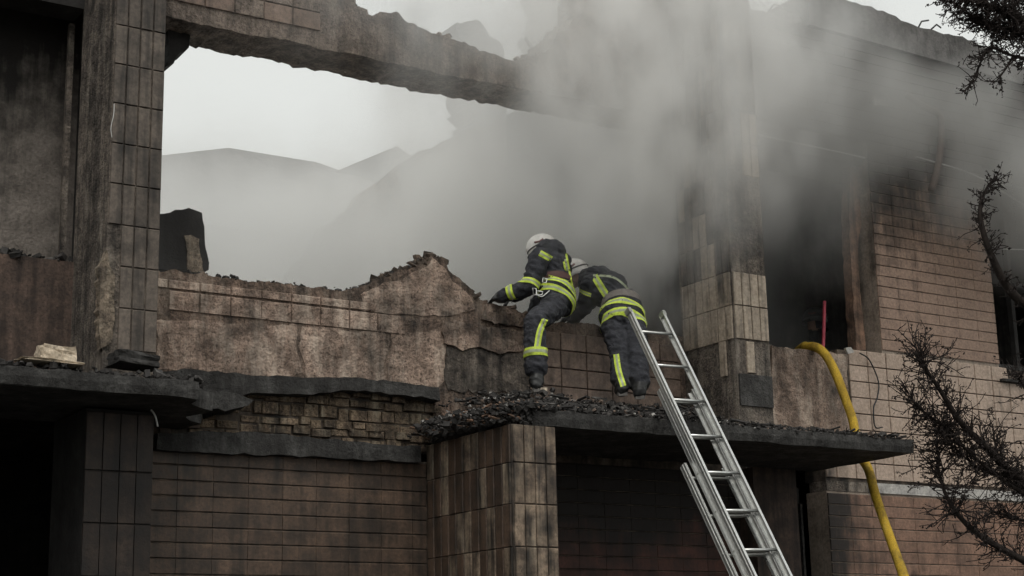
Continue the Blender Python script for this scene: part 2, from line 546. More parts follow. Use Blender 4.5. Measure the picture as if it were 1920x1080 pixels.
# left lower pillar and the black ground-floor opening beside it
pl = part(box('pillar', 4.28, 4.86, 13.15, 14.0, 0, 3.88, M['soot']), 'soot-stained lower pillar beside the black opening')
for zt, zb in ((3.86, 3.37), (3.37, 2.94), (2.94, 2.51), (2.51, 2.08)):
    for k in range(4):
        a = 4.28 + .145 * k
        put_tile('tile', pl, (a + .0725, 13.15, (zt + zb) / 2), .145 - .006, zt - zb - .010, .018, M['soot_brown'], rnd=rnd, cx=.001)

# --- floor slab, inner walls and roof that keep the burnt rooms dark
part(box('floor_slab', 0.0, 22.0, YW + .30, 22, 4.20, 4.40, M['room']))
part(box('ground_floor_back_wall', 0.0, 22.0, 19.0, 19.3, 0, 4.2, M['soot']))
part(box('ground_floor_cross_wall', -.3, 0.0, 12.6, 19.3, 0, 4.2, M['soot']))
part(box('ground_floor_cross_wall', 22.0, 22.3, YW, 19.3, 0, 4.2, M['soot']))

# --- canopy slab, broken away between the left bay and the porch
ZC0, ZC1 = 3.90, 4.045
YC = 12.45
fr = ragged([(-.5, ZC0), (5.05, ZC0 - .01), (5.12, ZC0 + .05), (5.05, ZC1), (-.5, ZC1)], .006, .12, 2)
bm = bmesh.new()
outl = [(-.5, YC), (4.98, YC), (5.02, YC + .25), (5.3, YC + .5), (5.22, YC + .9), (5.5, 13.7), (5.45, YW + .05), (-.5, YW + .05)]
def slab(name, outl, z0, z1, mat, seed, amp=.012):
    rnd = random.Random(seed)
    pts = ragged(outl, amp, .14, seed, closed=True)
    bm = bmesh.new()
    t = [bm.verts.new((x, y, z1 + rnd.uniform(-.012, .008))) for x, y in pts]
    m = [bm.verts.new((x + rnd.uniform(-.008, .008), y - .004, (z0 + z1) / 2)) for x, y in pts]
    b = [bm.verts.new((x, y + .012, z0 + rnd.uniform(-.006, .010))) for x, y in pts]
    bm.faces.new(t); bm.faces.new(b[::-1])
    n = len(pts)
    for i in range(n):
        j = (i + 1) % n
        bm.faces.new((t[i], m[i], m[j], t[j])); bm.faces.new((m[i], b[i], b[j], m[j]))
    return link(name, to_mesh(bm, name), None, [mat])
part(slab('canopy_slab', outl, ZC0, ZC1, M['concrete'], 21), 'sooty canopy slab over the left opening, its end broken off')
outr = [(8.20, YC + .10), (8.5, YC), (13.12, YC), (13.12, YW + .05), (8.06, YW + .05), (8.03, 13.3), (8.1, 12.8)]
part(slab('canopy_slab', outr, ZC0, ZC1, M['concrete'], 22), 'sooty porch canopy slab the two people stand on')
# stub of the ledge left on the wall where the canopy has gone
ledge = px_pts(YW - .14, (296, 697), (345, 690), (440, 700), (520, 705), (600, 707), (660, 708), (720, 713), (790, 722), (822, 728),
               (826, 752), (790, 745), (700, 734), (640, 733), (600, 738), (540, 738), (470, 737), (420, 745), (296, 742))
part(prism('broken_ledge', ragged(ledge, .012, .08, 7, closed=True), YW - .14, YW + .1, M['concrete'], back_shift=.012), 'charred stub of broken slab along the wall')
hang = px_pts(YW - .35, (338, 742), (375, 730), (430, 736), (472, 750), (462, 764), (420, 772), (372, 762))
part(prism('hanging_slab_piece', ragged(hang, .015, .07, 9, closed=True), YW - .40, YW - .02, M['concrete'], back_shift=.05), 'tilted charred slab piece hanging under the ledge')

# --- porch: pillar, back wall, side door
PX0, PX1, PY = 8.02, 8.50, 12.5
pil = part(box('pillar', PX0, PX1, PY, YW + .05, 0, 3.9, M['mortar']), 'ochre-streaked tiled porch pillar under the canopy')
rows = [(3.55, 3.90), (3.175, 3.55), (2.79, 3.175), (2.41, 2.79), (2.03, 2.41)]
rnd = random.Random(4)
for zb, zt in rows:
    for k in range(4):
        a = PX0 + .005 + k * .1185
        put_tile('ribbed_tile', pil, (a + .059, PY, (zb + zt) / 2), .1065, zt - zb - .012, .018, M['rib_ochre'], rnd=rnd)
side_grid('ribbed_tile', pil, PX0, PY + .01, YW + .04, rows, .138, M['rib_ochre'], seed=14, mats=[M['rib_ochre'], M['brick_dark'], M['brick_dark']])
porch = part(box('porch_back_wall', 8.4, 12.86, YW + .30, YW + .5, 0, 4.2, M['mortar']), 'red-brown brick wall under the porch, soot and shade painted darker towards the top')
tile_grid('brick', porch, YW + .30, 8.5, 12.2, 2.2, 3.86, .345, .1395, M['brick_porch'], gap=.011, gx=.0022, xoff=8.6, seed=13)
dj = part(box('door_panel', 12.2, 12.84, YW + .02, YW + .3, 0, 3.9, M['door_brown']), 'brown scorched panel beside the dark doorway')
part(box('door_leaf', 13.18, 13.22, YW + .40, YW + 1.1, 0, 3.75, M['soot']))
part(box('door_edge_strip', 13.12, 13.15, YW + .28, YW + .34, 0, 3.55, M['concrete']))

# --- right part of the ground floor
low = part(box('brick_wall', 13.30, 22.0, YW + .02, YW + .36, 0, 3.68, M['mortar_pale']), 'red-brown brick-tiled lower wall behind the yellow hose')
tile_grid('brick', low, YW + .02, 13.30, 18.6, 2.3, 3.66, .345, .1325, M['brick_low'], gap=.011, gx=.0022, xoff=13.3, seed=15)
wb = part(box('white_band', 13.98, 18.6, YW - .004, YW + .3, 3.683, 3.80, M['white_panel']), 'pale band between tiles and red-brown bricks')
part(box('band_backing', 13.30, 13.978, YW + .012, YW + .3, 3.683, 3.80, M['plaster_dark']))
tb = part(box('tile_wall', 13.30, 22.0, YW + .02, YW + .36, 3.803, 4.42, M['mortar']), 'beige square-tiled wall band below the upper windows')
tile_grid('tile', tb, YW + .02, 13.30, 18.6, 3.81, 4.42, TX, TZ, M['tile_pale'], gap=.013, xoff=14.40, seed=16, d=.02)

# --- upper floor, right part: wall with two windows
WS, WH = 5.365, 7.80            # sill and head of the windows
W1A, W1B, W2A = 12.35, 14.36, 16.43
us = part(box('tile_wall', 13.62, 22.0, YW + .02, YW + .36, 4.423, 5.375, M['mortar']), 'beige square tiles under the upper right windows')
tile_grid('tile', us, YW + .02, 13.78, 18.6, 4.42, 5.395, TX, TZ, M['tile_pale'], gap=.013, xoff=14.40, seed=17, d=.02,
          keep=lambda x, z: not (x > 16.45 and z > 5.2))
part(prism('plaster_panel', ragged(px_pts(YW, (1447, 648), (1500, 655), (1545, 660), (1592, 664), (1588, 700), (1594, 830), (1447, 830)), .012, .1, 31, closed=True), YW - .004, YW + .32, M['plaster']),
     'bare pinkish plaster panel under the smoking window')
part(box('pier_backing', 11.6, 12.62, YW + .03, YW + .36, 4.42, 5.34, M['plaster_dark']))
pier = part(box('brick_pier', W1B, W2A, YW + .02, YW + .36, 5.378, WH + .3, M['mortar_pale']), 'brown narrow-brick pier between the two upper windows')
tile_grid('facing_brick', pier, YW + .02, W1B, W2A, 5.40, WH + .3, .345, .1335, M['brick_mid'], gap=.010, gx=.0022, xoff=14.36, seed=18, d=.016)
part(box('wall_below_window', W2A, 22.0, YW + .025, YW + .36, 5.376, 5.44, M['concrete']))
ww = part(box('upper_wall', 11.0, 22.0, YW + .02, YW + .36, WH + .302, 9.45, M['brick_mid']), 'smoke-veiled wall above the right windows')
tile_grid('plank_brick', ww, YW + .02, 12.3, 18.6, WH + .302, 9.42, .69, .1335, M['brick_mid'], gap=.010, gx=.0022, xoff=12.36, seed=19, d=.016, stagger=.5)
part(box('window_head', W1A, W1B, YW + .10, YW + .36, WH, WH + .301, M['soot']))
part(box('window_head', W2A, 22, YW + .10, YW + .36, WH, WH + .301, M['soot']))
# scorched timber left in the jamb of the smoking window
jamb = px_pts(YW + .22, (1592, 300), (1612, 300), (1616, 400), (1606, 470), (1612, 560), (1622, 655), (1604, 658), (1598, 560), (1590, 440))
part(prism('window_jamb', ragged(jamb, .01, .1, 41, closed=True), YW + .2, YW + .34, M['wood_burnt'], back_shift=.01), 'scorched timber jamb in the smoking window')
part(box('window_sill', 16.40, 18.6, YW - .06, YW + .2, 5.20, 5.235, M['concrete']))
# second window: frame and a sash left hanging
part(box('window_frame', 16.44, 16.50, YW + .16, YW + .24, 5.45, WH, M['soot']))
part(box('window_frame', 16.95, 17.01, YW + .16, YW + .24, 5.45, WH, M['soot']))
part(box('window_frame', 16.44, 18.6, YW + .16, YW + .24, 6.55, 6.61, M['soot']))
# rooms behind the right windows
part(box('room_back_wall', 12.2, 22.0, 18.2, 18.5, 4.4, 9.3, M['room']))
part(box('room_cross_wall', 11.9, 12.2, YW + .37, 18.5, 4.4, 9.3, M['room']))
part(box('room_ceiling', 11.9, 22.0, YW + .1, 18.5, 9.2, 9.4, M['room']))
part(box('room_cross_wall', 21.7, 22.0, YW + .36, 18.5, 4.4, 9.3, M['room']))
# roof edge, with the gap burnt into it
eave = [(13.47, 9.45), (13.47, 9.90), (14.0, 9.93), (14.87, 9.90), (15.3, 9.82), (15.58, 9.83), (16.43, 9.83), (17.47, 9.64), (19.5, 9.42)]
part(prism('roof_edge', [(13.47, 9.452), (19.5, 9.34)] + ragged([(x, z) for x, z in reversed(eave[1:])], .022, .09, 55), YW - .05, 18.6, M['far_roof']), 'burnt roof edge above the smoky wall')
part(prism('roof_stub', ragged(px_pts(YW, (1396, -40), (1396, 12), (1440, 22), (1462, 12), (1470, 17), (1500, 26), (1510, 40), (1396, 60)), .01, .1, 51, closed=True), YW + .03, YW + .4, M['far_roof']))
part(box('gable_wall', 10.35, 12.45, YW + .37, YW + .7, 8.0, 10.6, M['lintel']))

for a, b, c in (((1722, 52), (1728, 40), (1741, 38)), ((1745, 56), (1756, 46), (1764, 52)), ((1440, 22), (1452, 8), (1470, 14))):
    part(tube('roof_wire', [P(*a, 13.98), P(*b, 13.96), P(*c, 13.98)], .012, M['wire'], None, 5))
# --- upper pillar between the big opening and the smoking window
UX0, UX1, UY = 11.28, 11.76, 13.13
up = part(box('pillar', UX0, UX1, UY, YW + .02, 4.06, 9.45, M['plaster_dark']), 'tan ribbed-tile pillar left of the smoking window, lower tiles gone')
urows = [(5.12, 5.49), (5.49, 5.86), (5.86, 6.23), (6.23, 6.60), (6.60, 6.97), (6.97, 7.34), (7.34, 7.71), (7.71, 8.08), (8.08, 8.45), (8.45, 8.82)]
rnd = random.Random(24)
for i, (zb, zt) in enumerate(urows):
    for k in range(4):
        if i >= 2 and (i not in (5, 6) or k < 2): continue
        a = UX0 + .005 + k * .1185
        put_tile('ribbed_tile', up, (a + .059, UY, (zb + zt) / 2), .1075, zt - zb - .012, .018, M['rib_pale'], rnd=rnd)
side_grid('ribbed_tile', up, UX0, UY + .01, YW - .02, urows[:2], .121, M['rib_pale'], seed=25, skip=.04)
side_grid('ribbed_tile', up, UX0, UY + .01, YW - .02, urows[2:6], .121, M['rib_pale'], seed=27, skip=.12, mats=[M['rib_pale'], M['rib_sooty'], M['rib_sooty']], keep=lambda y, z: y > 13.32 or z < 6.1)
side_grid('ribbed_tile', up, UX0, UY + .01, YW - .02, urows[6:], .121, M['rib_sooty'], seed=28, skip=.2)
put_tile('ribbed_tile', up, (UX0 + .20, UY, 4.93), .105, .34, .018, M['rib_pale'], rnd=rnd)
put_tile('ribbed_tile', up, (UX0, UY + .20, 4.93), .105, .38, .018, M['rib_pale'], side=True, rnd=rnd)
part(box('pillar_base_panel', UX0 + .02, UX1 - .005, UY - .022, UY, 4.40, 4.74, M['concrete']))

# --- left pillar of the big opening
LX0, LX1 = 4.39, 4.855
lp = part(box('pillar', LX0, LX1, 13.13, YW + .02, 4.05, 10.4, M['plaster_dark']), 'tall sooted pillar with ribbed tiles at the left of the big opening')
lrows = [(4.385 + .362 * i, 4.385 + .362 * (i + 1)) for i in range(15)]
rnd = random.Random(26)
for i, (zb, zt) in enumerate(lrows):
    for k in range(4):
        if k == 0 and (i < 3 or i in (9, 10, 11)): continue
        a = LX0 + .004 + k * .1155
        put_tile('ribbed_tile', lp, (a + .058, 13.13, (zb + zt) / 2), .105, zt - zb - .010, .018, M['rib_dark'], rnd=rnd)
# stripped render and broken masonry on its corner
strip = px_pts(13.11, (186, 500), (200, 470), (205, 500), (214, 520), (212, 560), (214, 600), (208, 640), (188, 655), (184, 600))
part(prism('broken_corner', ragged(strip, .008, .04, 61, closed=True), 13.09, 13.20, M['stone_dirty'], back_shift=.01), 'pale broken masonry on the pillar corner')

# --- left bay: parapet, opening and dark room
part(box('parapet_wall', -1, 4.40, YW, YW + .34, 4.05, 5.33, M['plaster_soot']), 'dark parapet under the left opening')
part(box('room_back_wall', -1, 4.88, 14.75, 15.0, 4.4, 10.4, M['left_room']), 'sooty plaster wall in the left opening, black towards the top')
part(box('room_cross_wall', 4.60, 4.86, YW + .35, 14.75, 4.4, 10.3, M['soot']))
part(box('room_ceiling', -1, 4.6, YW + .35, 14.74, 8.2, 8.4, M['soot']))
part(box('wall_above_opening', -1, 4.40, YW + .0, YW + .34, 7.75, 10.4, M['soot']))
part(box('window_frame', 4.37, 4.42, YW + .36, YW + .42, 5.34, 7.74, M['plaster_dark']))
# burnt stump of cross wall seen through the big opening
st = px_pts(15.0, (285, 408), (318, 402), (345, 399), (366, 404), (371, 420), (376, 470), (381, 512), (285, 512))
part(prism('cross_wall_stump', ragged(st, .012, .06, 62, closed=True), 14.85, 15.5, M['soot'], back_shift=.02), 'black burnt wall stump standing at the left of the opening')
sh = px_pts(14.84, (345, 442), (358, 440), (372, 448), (377, 480), (381, 511), (352, 511), (350, 470))
part(prism('lit_edge_face', ragged(sh, .008, .05, 63, closed=True), 14.835, 14.86, M['stone_dirty']))  # pale sheet: the stump's lit right edge put into colour

# --- the wall below the big opening (apron) with its broken top
apron_px = [(270, 507), (300, 507), (330, 504), (352, 510), (378, 512), (400, 517), (440, 521), (470, 527), (520, 531), (560, 534), (600, 539),
            (640, 542), (668, 541), (690, 536), (712, 524), (738, 521), (742, 510), (762, 506), (778, 498), (796, 494), (803, 482), (812, 477),
            (822, 487), (834, 492), (842, 505), (850, 518), (868, 527), (880, 540), (896, 555), (908, 565), (925, 570), (955, 577), (976, 584),
            (990, 596), (1000, 604), (1040, 603), (1090, 607), (1140, 614), (1200, 622), (1300, 634)]
top = ragged(ragged(px_pts(YW, *apron_px), .016, .16, 70), .015, .04, 71)
outline = top + [(top[-1][0], 4.06), (8.12, 4.06), (8.08, 4.37), (top[0][0], 4.37)]
apron = part(prism('apron_wall', outline, YW, YW + .33, M['plaster_base'], back_shift=.03), 'scorched pinkish plaster wall with a ragged peak below the big opening')
# facing tiles that are still on it: a top course at the left, a patch by the people
tile_grid('tile', apron, YW, 5.0, 7.42, 5.185, 5.275, TX, TZ * 1.2, M['plaster'], gap=.012, xoff=5.27, d=.018, seed=72)
tile_grid('tile', apron, YW, 5.28, 7.8, 4.985, 5.175, TX, TZ, M['plaster'], gap=.010, xoff=5.27, d=.014, seed=73, skip=.16)
for k, poly in enumerate((
        [(292, 600), (360, 602), (430, 606), (470, 604), (520, 612), (560, 610), (556, 650), (566, 700), (540, 712), (430, 704), (345, 694), (290, 692), (296, 640)],
        [(566, 612), (620, 613), (660, 622), (720, 622), (724, 660), (716, 690), (724, 714), (640, 711), (574, 712), (574, 690), (562, 650)],
        [(732, 624), (780, 622), (830, 616), (836, 640), (832, 680), (836, 712), (822, 728), (790, 724), (732, 716), (726, 690), (734, 660)],
        [(676, 552), (700, 543), (716, 532), (744, 528), (770, 512), (800, 500), (812, 486), (830, 500), (846, 524), (860, 536), (880, 552), (890, 580), (840, 592), (780, 590), (730, 586), (680, 582)])):
    pts = ragged(ragged(px_pts(YW, *poly), .012, .2, 170 + k, closed=True), .010, .05, 180 + k, closed=True)
    o = prism('plaster_patch', pts, YW - .005 - .003 * (k % 2), YW + .01, M['plaster'], back_shift=.004, seed=k)
    o.parent = apron

tile_grid('tile', apron, YW, 9.28, 11.2, 4.4, 5.19, TX + .02, TZ, M['tile_apron'], gap=.013, xoff=9.61, d=.022, seed=74)
lump = px_pts(YW - .06, (838, 600), (870, 604), (905, 610), (960, 616), (985, 622), (985, 655), (940, 662), (905, 650), (870, 655), (838, 642), (832, 620))
part(prism('loose_render', ragged(lump, .012, .06, 75, closed=True), YW - .035, YW + .02, M['plaster'], back_shift=.01), 'loose brown render slab beside the left person')
lump2 = px_pts(YW - .05, (912, 570), (940, 572), (980, 588), (984, 612), (930, 606), (905, 600))
part(prism('loose_render', ragged(lump2, .012, .05, 76, closed=True), YW - .045, YW + .02, M['plaster'], back_shift=.01), 'small loose render slab on the wall top below the reaching hand')
rec = px_pts(YW - .02, (838, 650), (990, 668), (990, 742), (838, 728))
part(prism('dark_patch', ragged(rec, .03, .05, 77, closed=True), YW - .012, YW + .02, M['plaster_dark'], back_shift=.004))

# --- lintel wall over the big opening, ragged on top
lt_px = [(300, -60), (668, -60), (669, 0), (671, 8), (687, 15), (691, 26), (713, 23), (732, 26), (743, 22), (754, 33), (773, 46), (795, 54), (821, 61), (848, 63),
         (847, 72), (869, 83), (898, 96), (924, 104), (950, 107), (980, 114), (987, 104), (1006, 105), (1035, 89), (1041, 70), (1069, 48), (1071, 32),
         (1095, 28), (1100, 0), (1102, -60)]
tp = ragged(ragged(px_pts(YW, *lt_px), .022, .16, 80), .02, .045, 81)
xr = 11.5
bot = ragged(ragged([(xr, 7.84), (4.6, 7.84)], .014, .35, 85), .009, .06, 82)
lint = part(prism('lintel_wall', tp + [(10.3, 10.5), (xr, 10.5)] + bot, YW, YW + .58, M['lintel'], back_shift=.02), 'smoke-stained lintel wall with a ragged broken top')
tile_grid('tile', lint, YW, 4.9, 6.80, 8.015, 8.99, TX, TZ, M['tile_apron'], gap=.012, xoff=5.56, d=.02, seed=83, mats=[M['tile_apron'], M['lintel']])
crn = px_pts(YW + .45, (306, 60), (346, 62), (344, 100), (338, 106), (328, 108), (320, 116), (316, 128), (306, 130))
part(prism('jamb_remnant', ragged(crn, .006, .04, 84, closed=True), YW + .3, YW + .56, M['soot'], back_shift=.01), 'black remnant of the opening jamb')

# --- rear gable wall, deep in the smoke
gable = px_pts(18.0, (540, 560), (600, 470), (660, 400), (720, 345), (772, 303), (800, 282), (830, 262), (850, 252), (872, 238), (886, 232), (905, 224), (946, 216), (975, 206), (1000, 197),
               (1040, 176), (1100, 140), (1300, 40), (1300, 560))
part(prism('rear_gable_wall', ragged(gable, .03, .16, 91, closed=True), 18.6, 18.9, M['lintel'], back_shift=.03), 'rear gable wall rising through the smoke')
ch1 = px_pts(21.0, (870, 300), (884, 232), (886, 214), (879, 200), (877, 150), (862, 90), (856, 44), (898, 38), (915, 63), (936, 75), (946, 100), (947, 185), (953, 212), (958, 300))
part(prism('chimney_remnant', ragged(ragged(ch1, .05, .3, 95, closed=True), .03, .08, 92, closed=True), 21.0, 21.6, M['far_dark'], back_shift=.05), 'ragged chimney remnant fading in the smoke')
ch2 = px_pts(21.0, (985, 300), (1010, 120), (1013, 87), (1004, 75), (999, 65), (1012, 55), (1016, 36), (1022, 19), (1006, 0), (1000, -40), (1050, -40), (1056, 0), (1066, 24), (1070, 51), (1075, 120), (1080, 300))
part(prism('chimney_remnant', ragged(ragged(ch2, .05, .3, 96, closed=True), .03, .08, 93, closed=True), 21.0, 21.5, M['far_dark'], back_shift=.05), 'taller ragged chimney remnant beside the lintel gap')
for k, (a, b) in enumerate((((958, 186), (976, 220)), ((972, 214), (1004, 196)), ((886, 238), (858, 252)), ((1000, 95), (985, 70)))):
    part(tube('roof_batten', [P(*a, 18.7), P(*b, 18.7)], .03, M['far_dark'], None, 5))

# --- rubble: charred lumps along broken edges (too small to tell apart)
def rubble(name, fn, n, mat, rmin, rmax, seed, parent=None, label=None):
    rnd = random.Random(seed)
    bm = bmesh.new()
    for _ in range(n):
        c = fn(rnd)
        if c is None: continue
        chunk(bm, c, rmin + (rmax - rmin) * rnd.random() ** 2.5, rnd)
    o = link(name, to_mesh(bm, name), None, [mat])
    return o

topline = px_pts(YW, *apron_px)
def along_top(rnd, lo=0, hi=38, dy=(0.02, .3), dz=(-.01, .03)):
    i = rnd.randint(lo, hi)
    a, b = topline[i], topline[min(i + 1, len(topline) - 1)]
    t = rnd.random()
    return (a[0] + (b[0] - a[0]) * t, YW + rnd.uniform(*dy), a[1] + (b[1] - a[1]) * t + rnd.uniform(*dz))
tag(part(rubble('edge_rubble', lambda r: along_top(r, 3, 18, (.02, .3), (-.01, .025)), 340, M['rubble'], .008, .03, 101)), kind='stuff')
tag(part(rubble('edge_rubble', lambda r: along_top(r, 13, 32, (.02, .3), (-.03, .03)), 380, M['rubble_brown'], .012, .05, 102)), kind='stuff')

def can_surface(x, y):
    h = .03 + .29 * max(0, min(1, (y - 12.55) / .55))
    return ZC1 + h * (.85 + .3 * noise.noise(Vector((x * 2, y * 2, 0))))
def on_canopy(r):
    x, y = r.uniform(8.1, 13.0), r.uniform(12.47, 13.95)
    if r.random() < .45: y = 12.46 + abs(r.gauss(0, .1))
    k = 1.0 if x < 10.6 else .35
    return (x, y, ZC1 + (can_surface(x, y) - ZC1) * k + r.uniform(-.02, .03))
def bank(name, x0, x1, y0, y1, surf, mat):
    bm = bmesh.new()
    nx, ny = 60, 14
    g = [[bm.verts.new((x0 + (x1 - x0) * i / nx, y0 + (y1 - y0) * j / ny, surf(x0 + (x1 - x0) * i / nx, y0 + (y1 - y0) * j / ny))) for j in range(ny + 1)] for i in range(nx + 1)]
    for i in range(nx):
        for j in range(ny):
            bm.faces.new((g[i][j], g[i + 1][j], g[i + 1][j + 1], g[i][j + 1]))
    return link(name, to_mesh(bm, name), None, [mat])
def bank_surf(x, y):
    k = 1.0 if x < 10.4 else max(.12, 1 - (x - 10.4) / .9)
    k *= max(0, min(1, (x - 8.42) / .5))
    return ZC1 + .002 + (can_surface(x, y) - ZC1 - .03) * k
tag(bank('rubble_bank', 8.4, 13.08, 12.5, 13.98, bank_surf, M['rubble']), 'charred rubble spread over the porch canopy', 'rubble', kind='stuff')
tag(rubble('canopy_rubble', on_canopy, 2600, M['rubble'], .008, .034, 103), 'loose charred bits along the canopy edge', 'rubble', kind='stuff')
def heap(r):
    t = r.random()
    y = 12.5 + 1.45 * t
    x = 8.02 + r.gauss(.12, .16)
    h = max(0, .20 - abs(x - 8.25) * .4) * (0.35 + .65 * t)
    return (x, y, 3.92 + r.random() * (h + .12))
tag(rubble('rubble_heap', heap, 2200, M['rubble'], .008, .042, 104), 'heap of charred debris on top of the porch pillar', 'rubble', kind='stuff')
def left_can(r):
    return (r.uniform(3.2, 5.1), 12.47 + abs(r.gauss(0, .25)), ZC1 + r.uniform(0, .05))
tag(rubble('canopy_rubble', left_can, 260, M['rubble'], .01, .045, 105), 'loose debris on the left canopy', 'rubble', kind='stuff')
def par_top(r):
    return (r.uniform(3.4, 4.38), YW + r.uniform(0, .3), 5.33 + r.uniform(0, .04))
tag(part(rubble('edge_rubble', par_top, 120, M['rubble'], .01, .05, 106)), kind='stuff')
def lint_top(r):
    pts = px_pts(YW, *lt_px[2:28])
    i = r.randint(0, len(pts) - 2)
    t = r.random()
    return (pts[i][0] + (pts[i + 1][0] - pts[i][0]) * t, YW + r.uniform(.02, .5), pts[i][1] + (pts[i + 1][1] - pts[i][1]) * t + r.uniform(-.04, .02))
tag(part(rubble('edge_rubble', lint_top, 260, M['lintel'], .015, .055, 107)), kind='stuff')

def sticks(name, fn, n, mat, seed):
    rnd = random.Random(seed)
    bm = bmesh.new()
    for _ in range(n):
        c = Vector(fn(rnd)) + Vector((0, 0, .02))
        a = rnd.uniform(0, 3.14)
        d = Vector((math.cos(a), math.sin(a) * .6, rnd.gauss(0, .18))).normalized()
        L, w = rnd.uniform(.05, .22), rnd.uniform(.006, .018)
        u = d.orthogonal().normalized(); v = d.cross(u)
        vs = []
        for e in (-1, 1):
            for su, sv in ((-1, -1), (1, -1), (1, 1), (-1, 1)):
                vs.append(bm.verts.new(c + d * e * L / 2 + u * su * w / 2 + v * sv * w * rnd.uniform(.3, .8)))
        for f in ((3, 2, 1, 0), (4, 5, 6, 7), (0, 1, 5, 4), (1, 2, 6, 5), (2, 3, 7, 6), (3, 0, 4, 7)):
            bm.faces.new([vs[i] for i in f])
    return link(name, to_mesh(bm, name), None, [mat])
tag(sticks('charred_splinters', on_canopy, 260, M['rubble'], 110), 'charred wood splinters lying on the porch canopy', 'splinters', kind='stuff')
tag(sticks('charred_splinters', heap, 160, M['wood_burnt'], 111), 'brown splinters sticking out of the debris heap', 'splinters', kind='stuff')
tag(rubble('brick_bits', on_canopy, 260, M['tile_apron'], .010, .03, 112), 'broken brown tile bits in the canopy rubble', 'rubble', kind='stuff')
tag(rubble('glint_chips', on_canopy, 320, M['white_panel'], .006, .018, 108), 'pale chips painted as wet glints and pale bits in the charred canopy rubble', 'chips', kind='stuff')  # glints of wet charcoal painted as pale chips, among real pale bits
tag(rubble('glint_chips', lambda r: (lambda c: (c[0], c[1], c[2] + .03))(heap(r)), 200, M['white_panel'], .006, .018, 109), 'pale chips painted as glints and pale bits on the debris heap over the porch pillar', 'chips', kind='stuff')  # same painted glints and pale bits, laid over the heap
# the larger pieces that can be picked out
def stone(name, cpx, Y, size, mat, seed, label, rot=0.0):
    rnd = random.Random(seed)
    bm = bmesh.new()
    bmesh.ops.create_cube(bm, size=1)
    bmesh.ops.subdivide_edges(bm, edges=bm.edges[:], cuts=3, use_grid_fill=True)
    for v in bm.verts:
        n = noise.noise_vector(v.co * 2.2 + Vector((seed, 0, 0)))
        v.co += n * .13
        v.co = Vector((v.co.x * size[0], v.co.y * size[1], v.co.z * size[2]))
    bmesh.ops.rotate(bm, verts=bm.verts[:], cent=(0, 0, 0), matrix=Matrix.Rotation(rot, 3, 'Y'))
    p = P(*cpx, Y)
    return tag(link(name, to_mesh(bm, name), None, [mat], p), label, 'stone' if 'stone' in name else 'slab')
stone('stone_block', (106, 666), 12.75, (.27, .2, .13), M['stone_pale'], 1, 'pale broken stone block lying on the left canopy', .05)
stone('broken_slab', (92, 681), 12.6, (.46, .25, .022), M['stone_pale'], 2, 'flat pale slab under the stone block on the left canopy', .03)
stone('broken_slab', (250, 678), 12.72, (.34, .3, .10), M['concrete'], 3, 'thick grey slab fragment at the foot of the left pillar', .06)
stone('stone_fragment', (1020, 731), 13.0, (.05, .04, .045), M['stone_pale'], 5, 'small white stone by the left boot')

# ------------------------------------------------------------------ neighbouring houses in the smoke
def house(loc, w, d, hw, hr, label, hip=0.0):
    t = tag(empty('house', loc), label, 'house', 'houses behind the burnt building')
    box('wall', -w / 2, w / 2, 0, d, 0, hw, M['far_wall'], t)
    bm = bmesh.new()
    e = .35
    lo = [bm.verts.new(p) for p in ((-w / 2 - e, -e, hw), (w / 2 + e, -e, hw), (w / 2 + e, d + e, hw), (-w / 2 - e, d + e, hw))]
    if hip >= 0:
        r = [bm.verts.new((-w / 2 + hip, d / 2, hr)), bm.verts.new((w / 2 - hip, d / 2, hr))]
        for f in ((lo[0], lo[1], r[1], r[0]), (lo[2], lo[3], r[0], r[1]), (lo[1], lo[2], r[1]), (lo[3], lo[0], r[0])): bm.faces.new(f)
    else:
        r = [bm.verts.new((0, -e, hr)), bm.verts.new((0, d + e, hr))]
        for f in ((lo[0], lo[1], r[0]), (lo[1], lo[2], r[1], r[0]), (lo[2], lo[3], r[1]), (lo[3], lo[0], r[0], r[1])): bm.faces.new(f)
    bm.faces.new(lo[::-1])
    rf = link('roof', to_mesh(bm, 'roof'), t, [M['far_roof']])
    box('chimney', w * .3, w * .3 + .5, d * .5, d * .5 + .5, hr - .8, hr + .1, M['far_wall'], rf)
    for k in range(3):
        x = -w / 2 + w * (k + .5) / 3
        wd = box('window', x - .45, x + .45, -.03, .05, hw - 2.2, hw - .8, M['soot'], t)
        box('frame', x - .5, x + .5, -.05, -.032, hw - 2.28, hw - 2.2, M['white_panel'], wd)
    return t
p = P(428, 277, 30)
house((p.x + 1.0, 27, 0), 15.0, 6.0, p.z - 2.7, p.z, 'wide house with a low hipped roof veiled by smoke', 6.5)
p = P(730, 282, 30)
house((p.x, 30, 0), 5.2, 7.0, p.z - 1.6, p.z, 'narrow gabled house with a pointed roof veiled by smoke', -1)

# ------------------------------------------------------------------ aluminium extension ladder
LSL = .55                                               # metres towards the wall per metre of height
top_l, top_r = P(1179, 585, 12.93), P(1242, 590, 12.93)
bot_l, bot_r = P(1410, 1080, 11.36), P(1480, 1080, 11.36)
ax_l, ax_r = (bot_l - top_l).normalized(), (bot_r - top_r).normalized()
axis = (ax_l + ax_r).normalized()
wv = (top_r - top_l)
wv = (wv - axis * wv.dot(axis)).normalized()
nv = axis.cross(wv).normalized()
if nv.y < 0: nv = -nv                                    # towards the wall
W_L = .5 * ((top_r - top_l).length + (bot_r - bot_l).length)
c_top = (top_l + top_r) / 2
foot_len = (c_top.z - 0.02) / -axis.z
lad = tag(empty('ladder', c_top + axis * foot_len), 'silver aluminium extension ladder leaning on the porch canopy', 'ladder')
LI = Matrix.Translation(-(c_top + axis * foot_len))

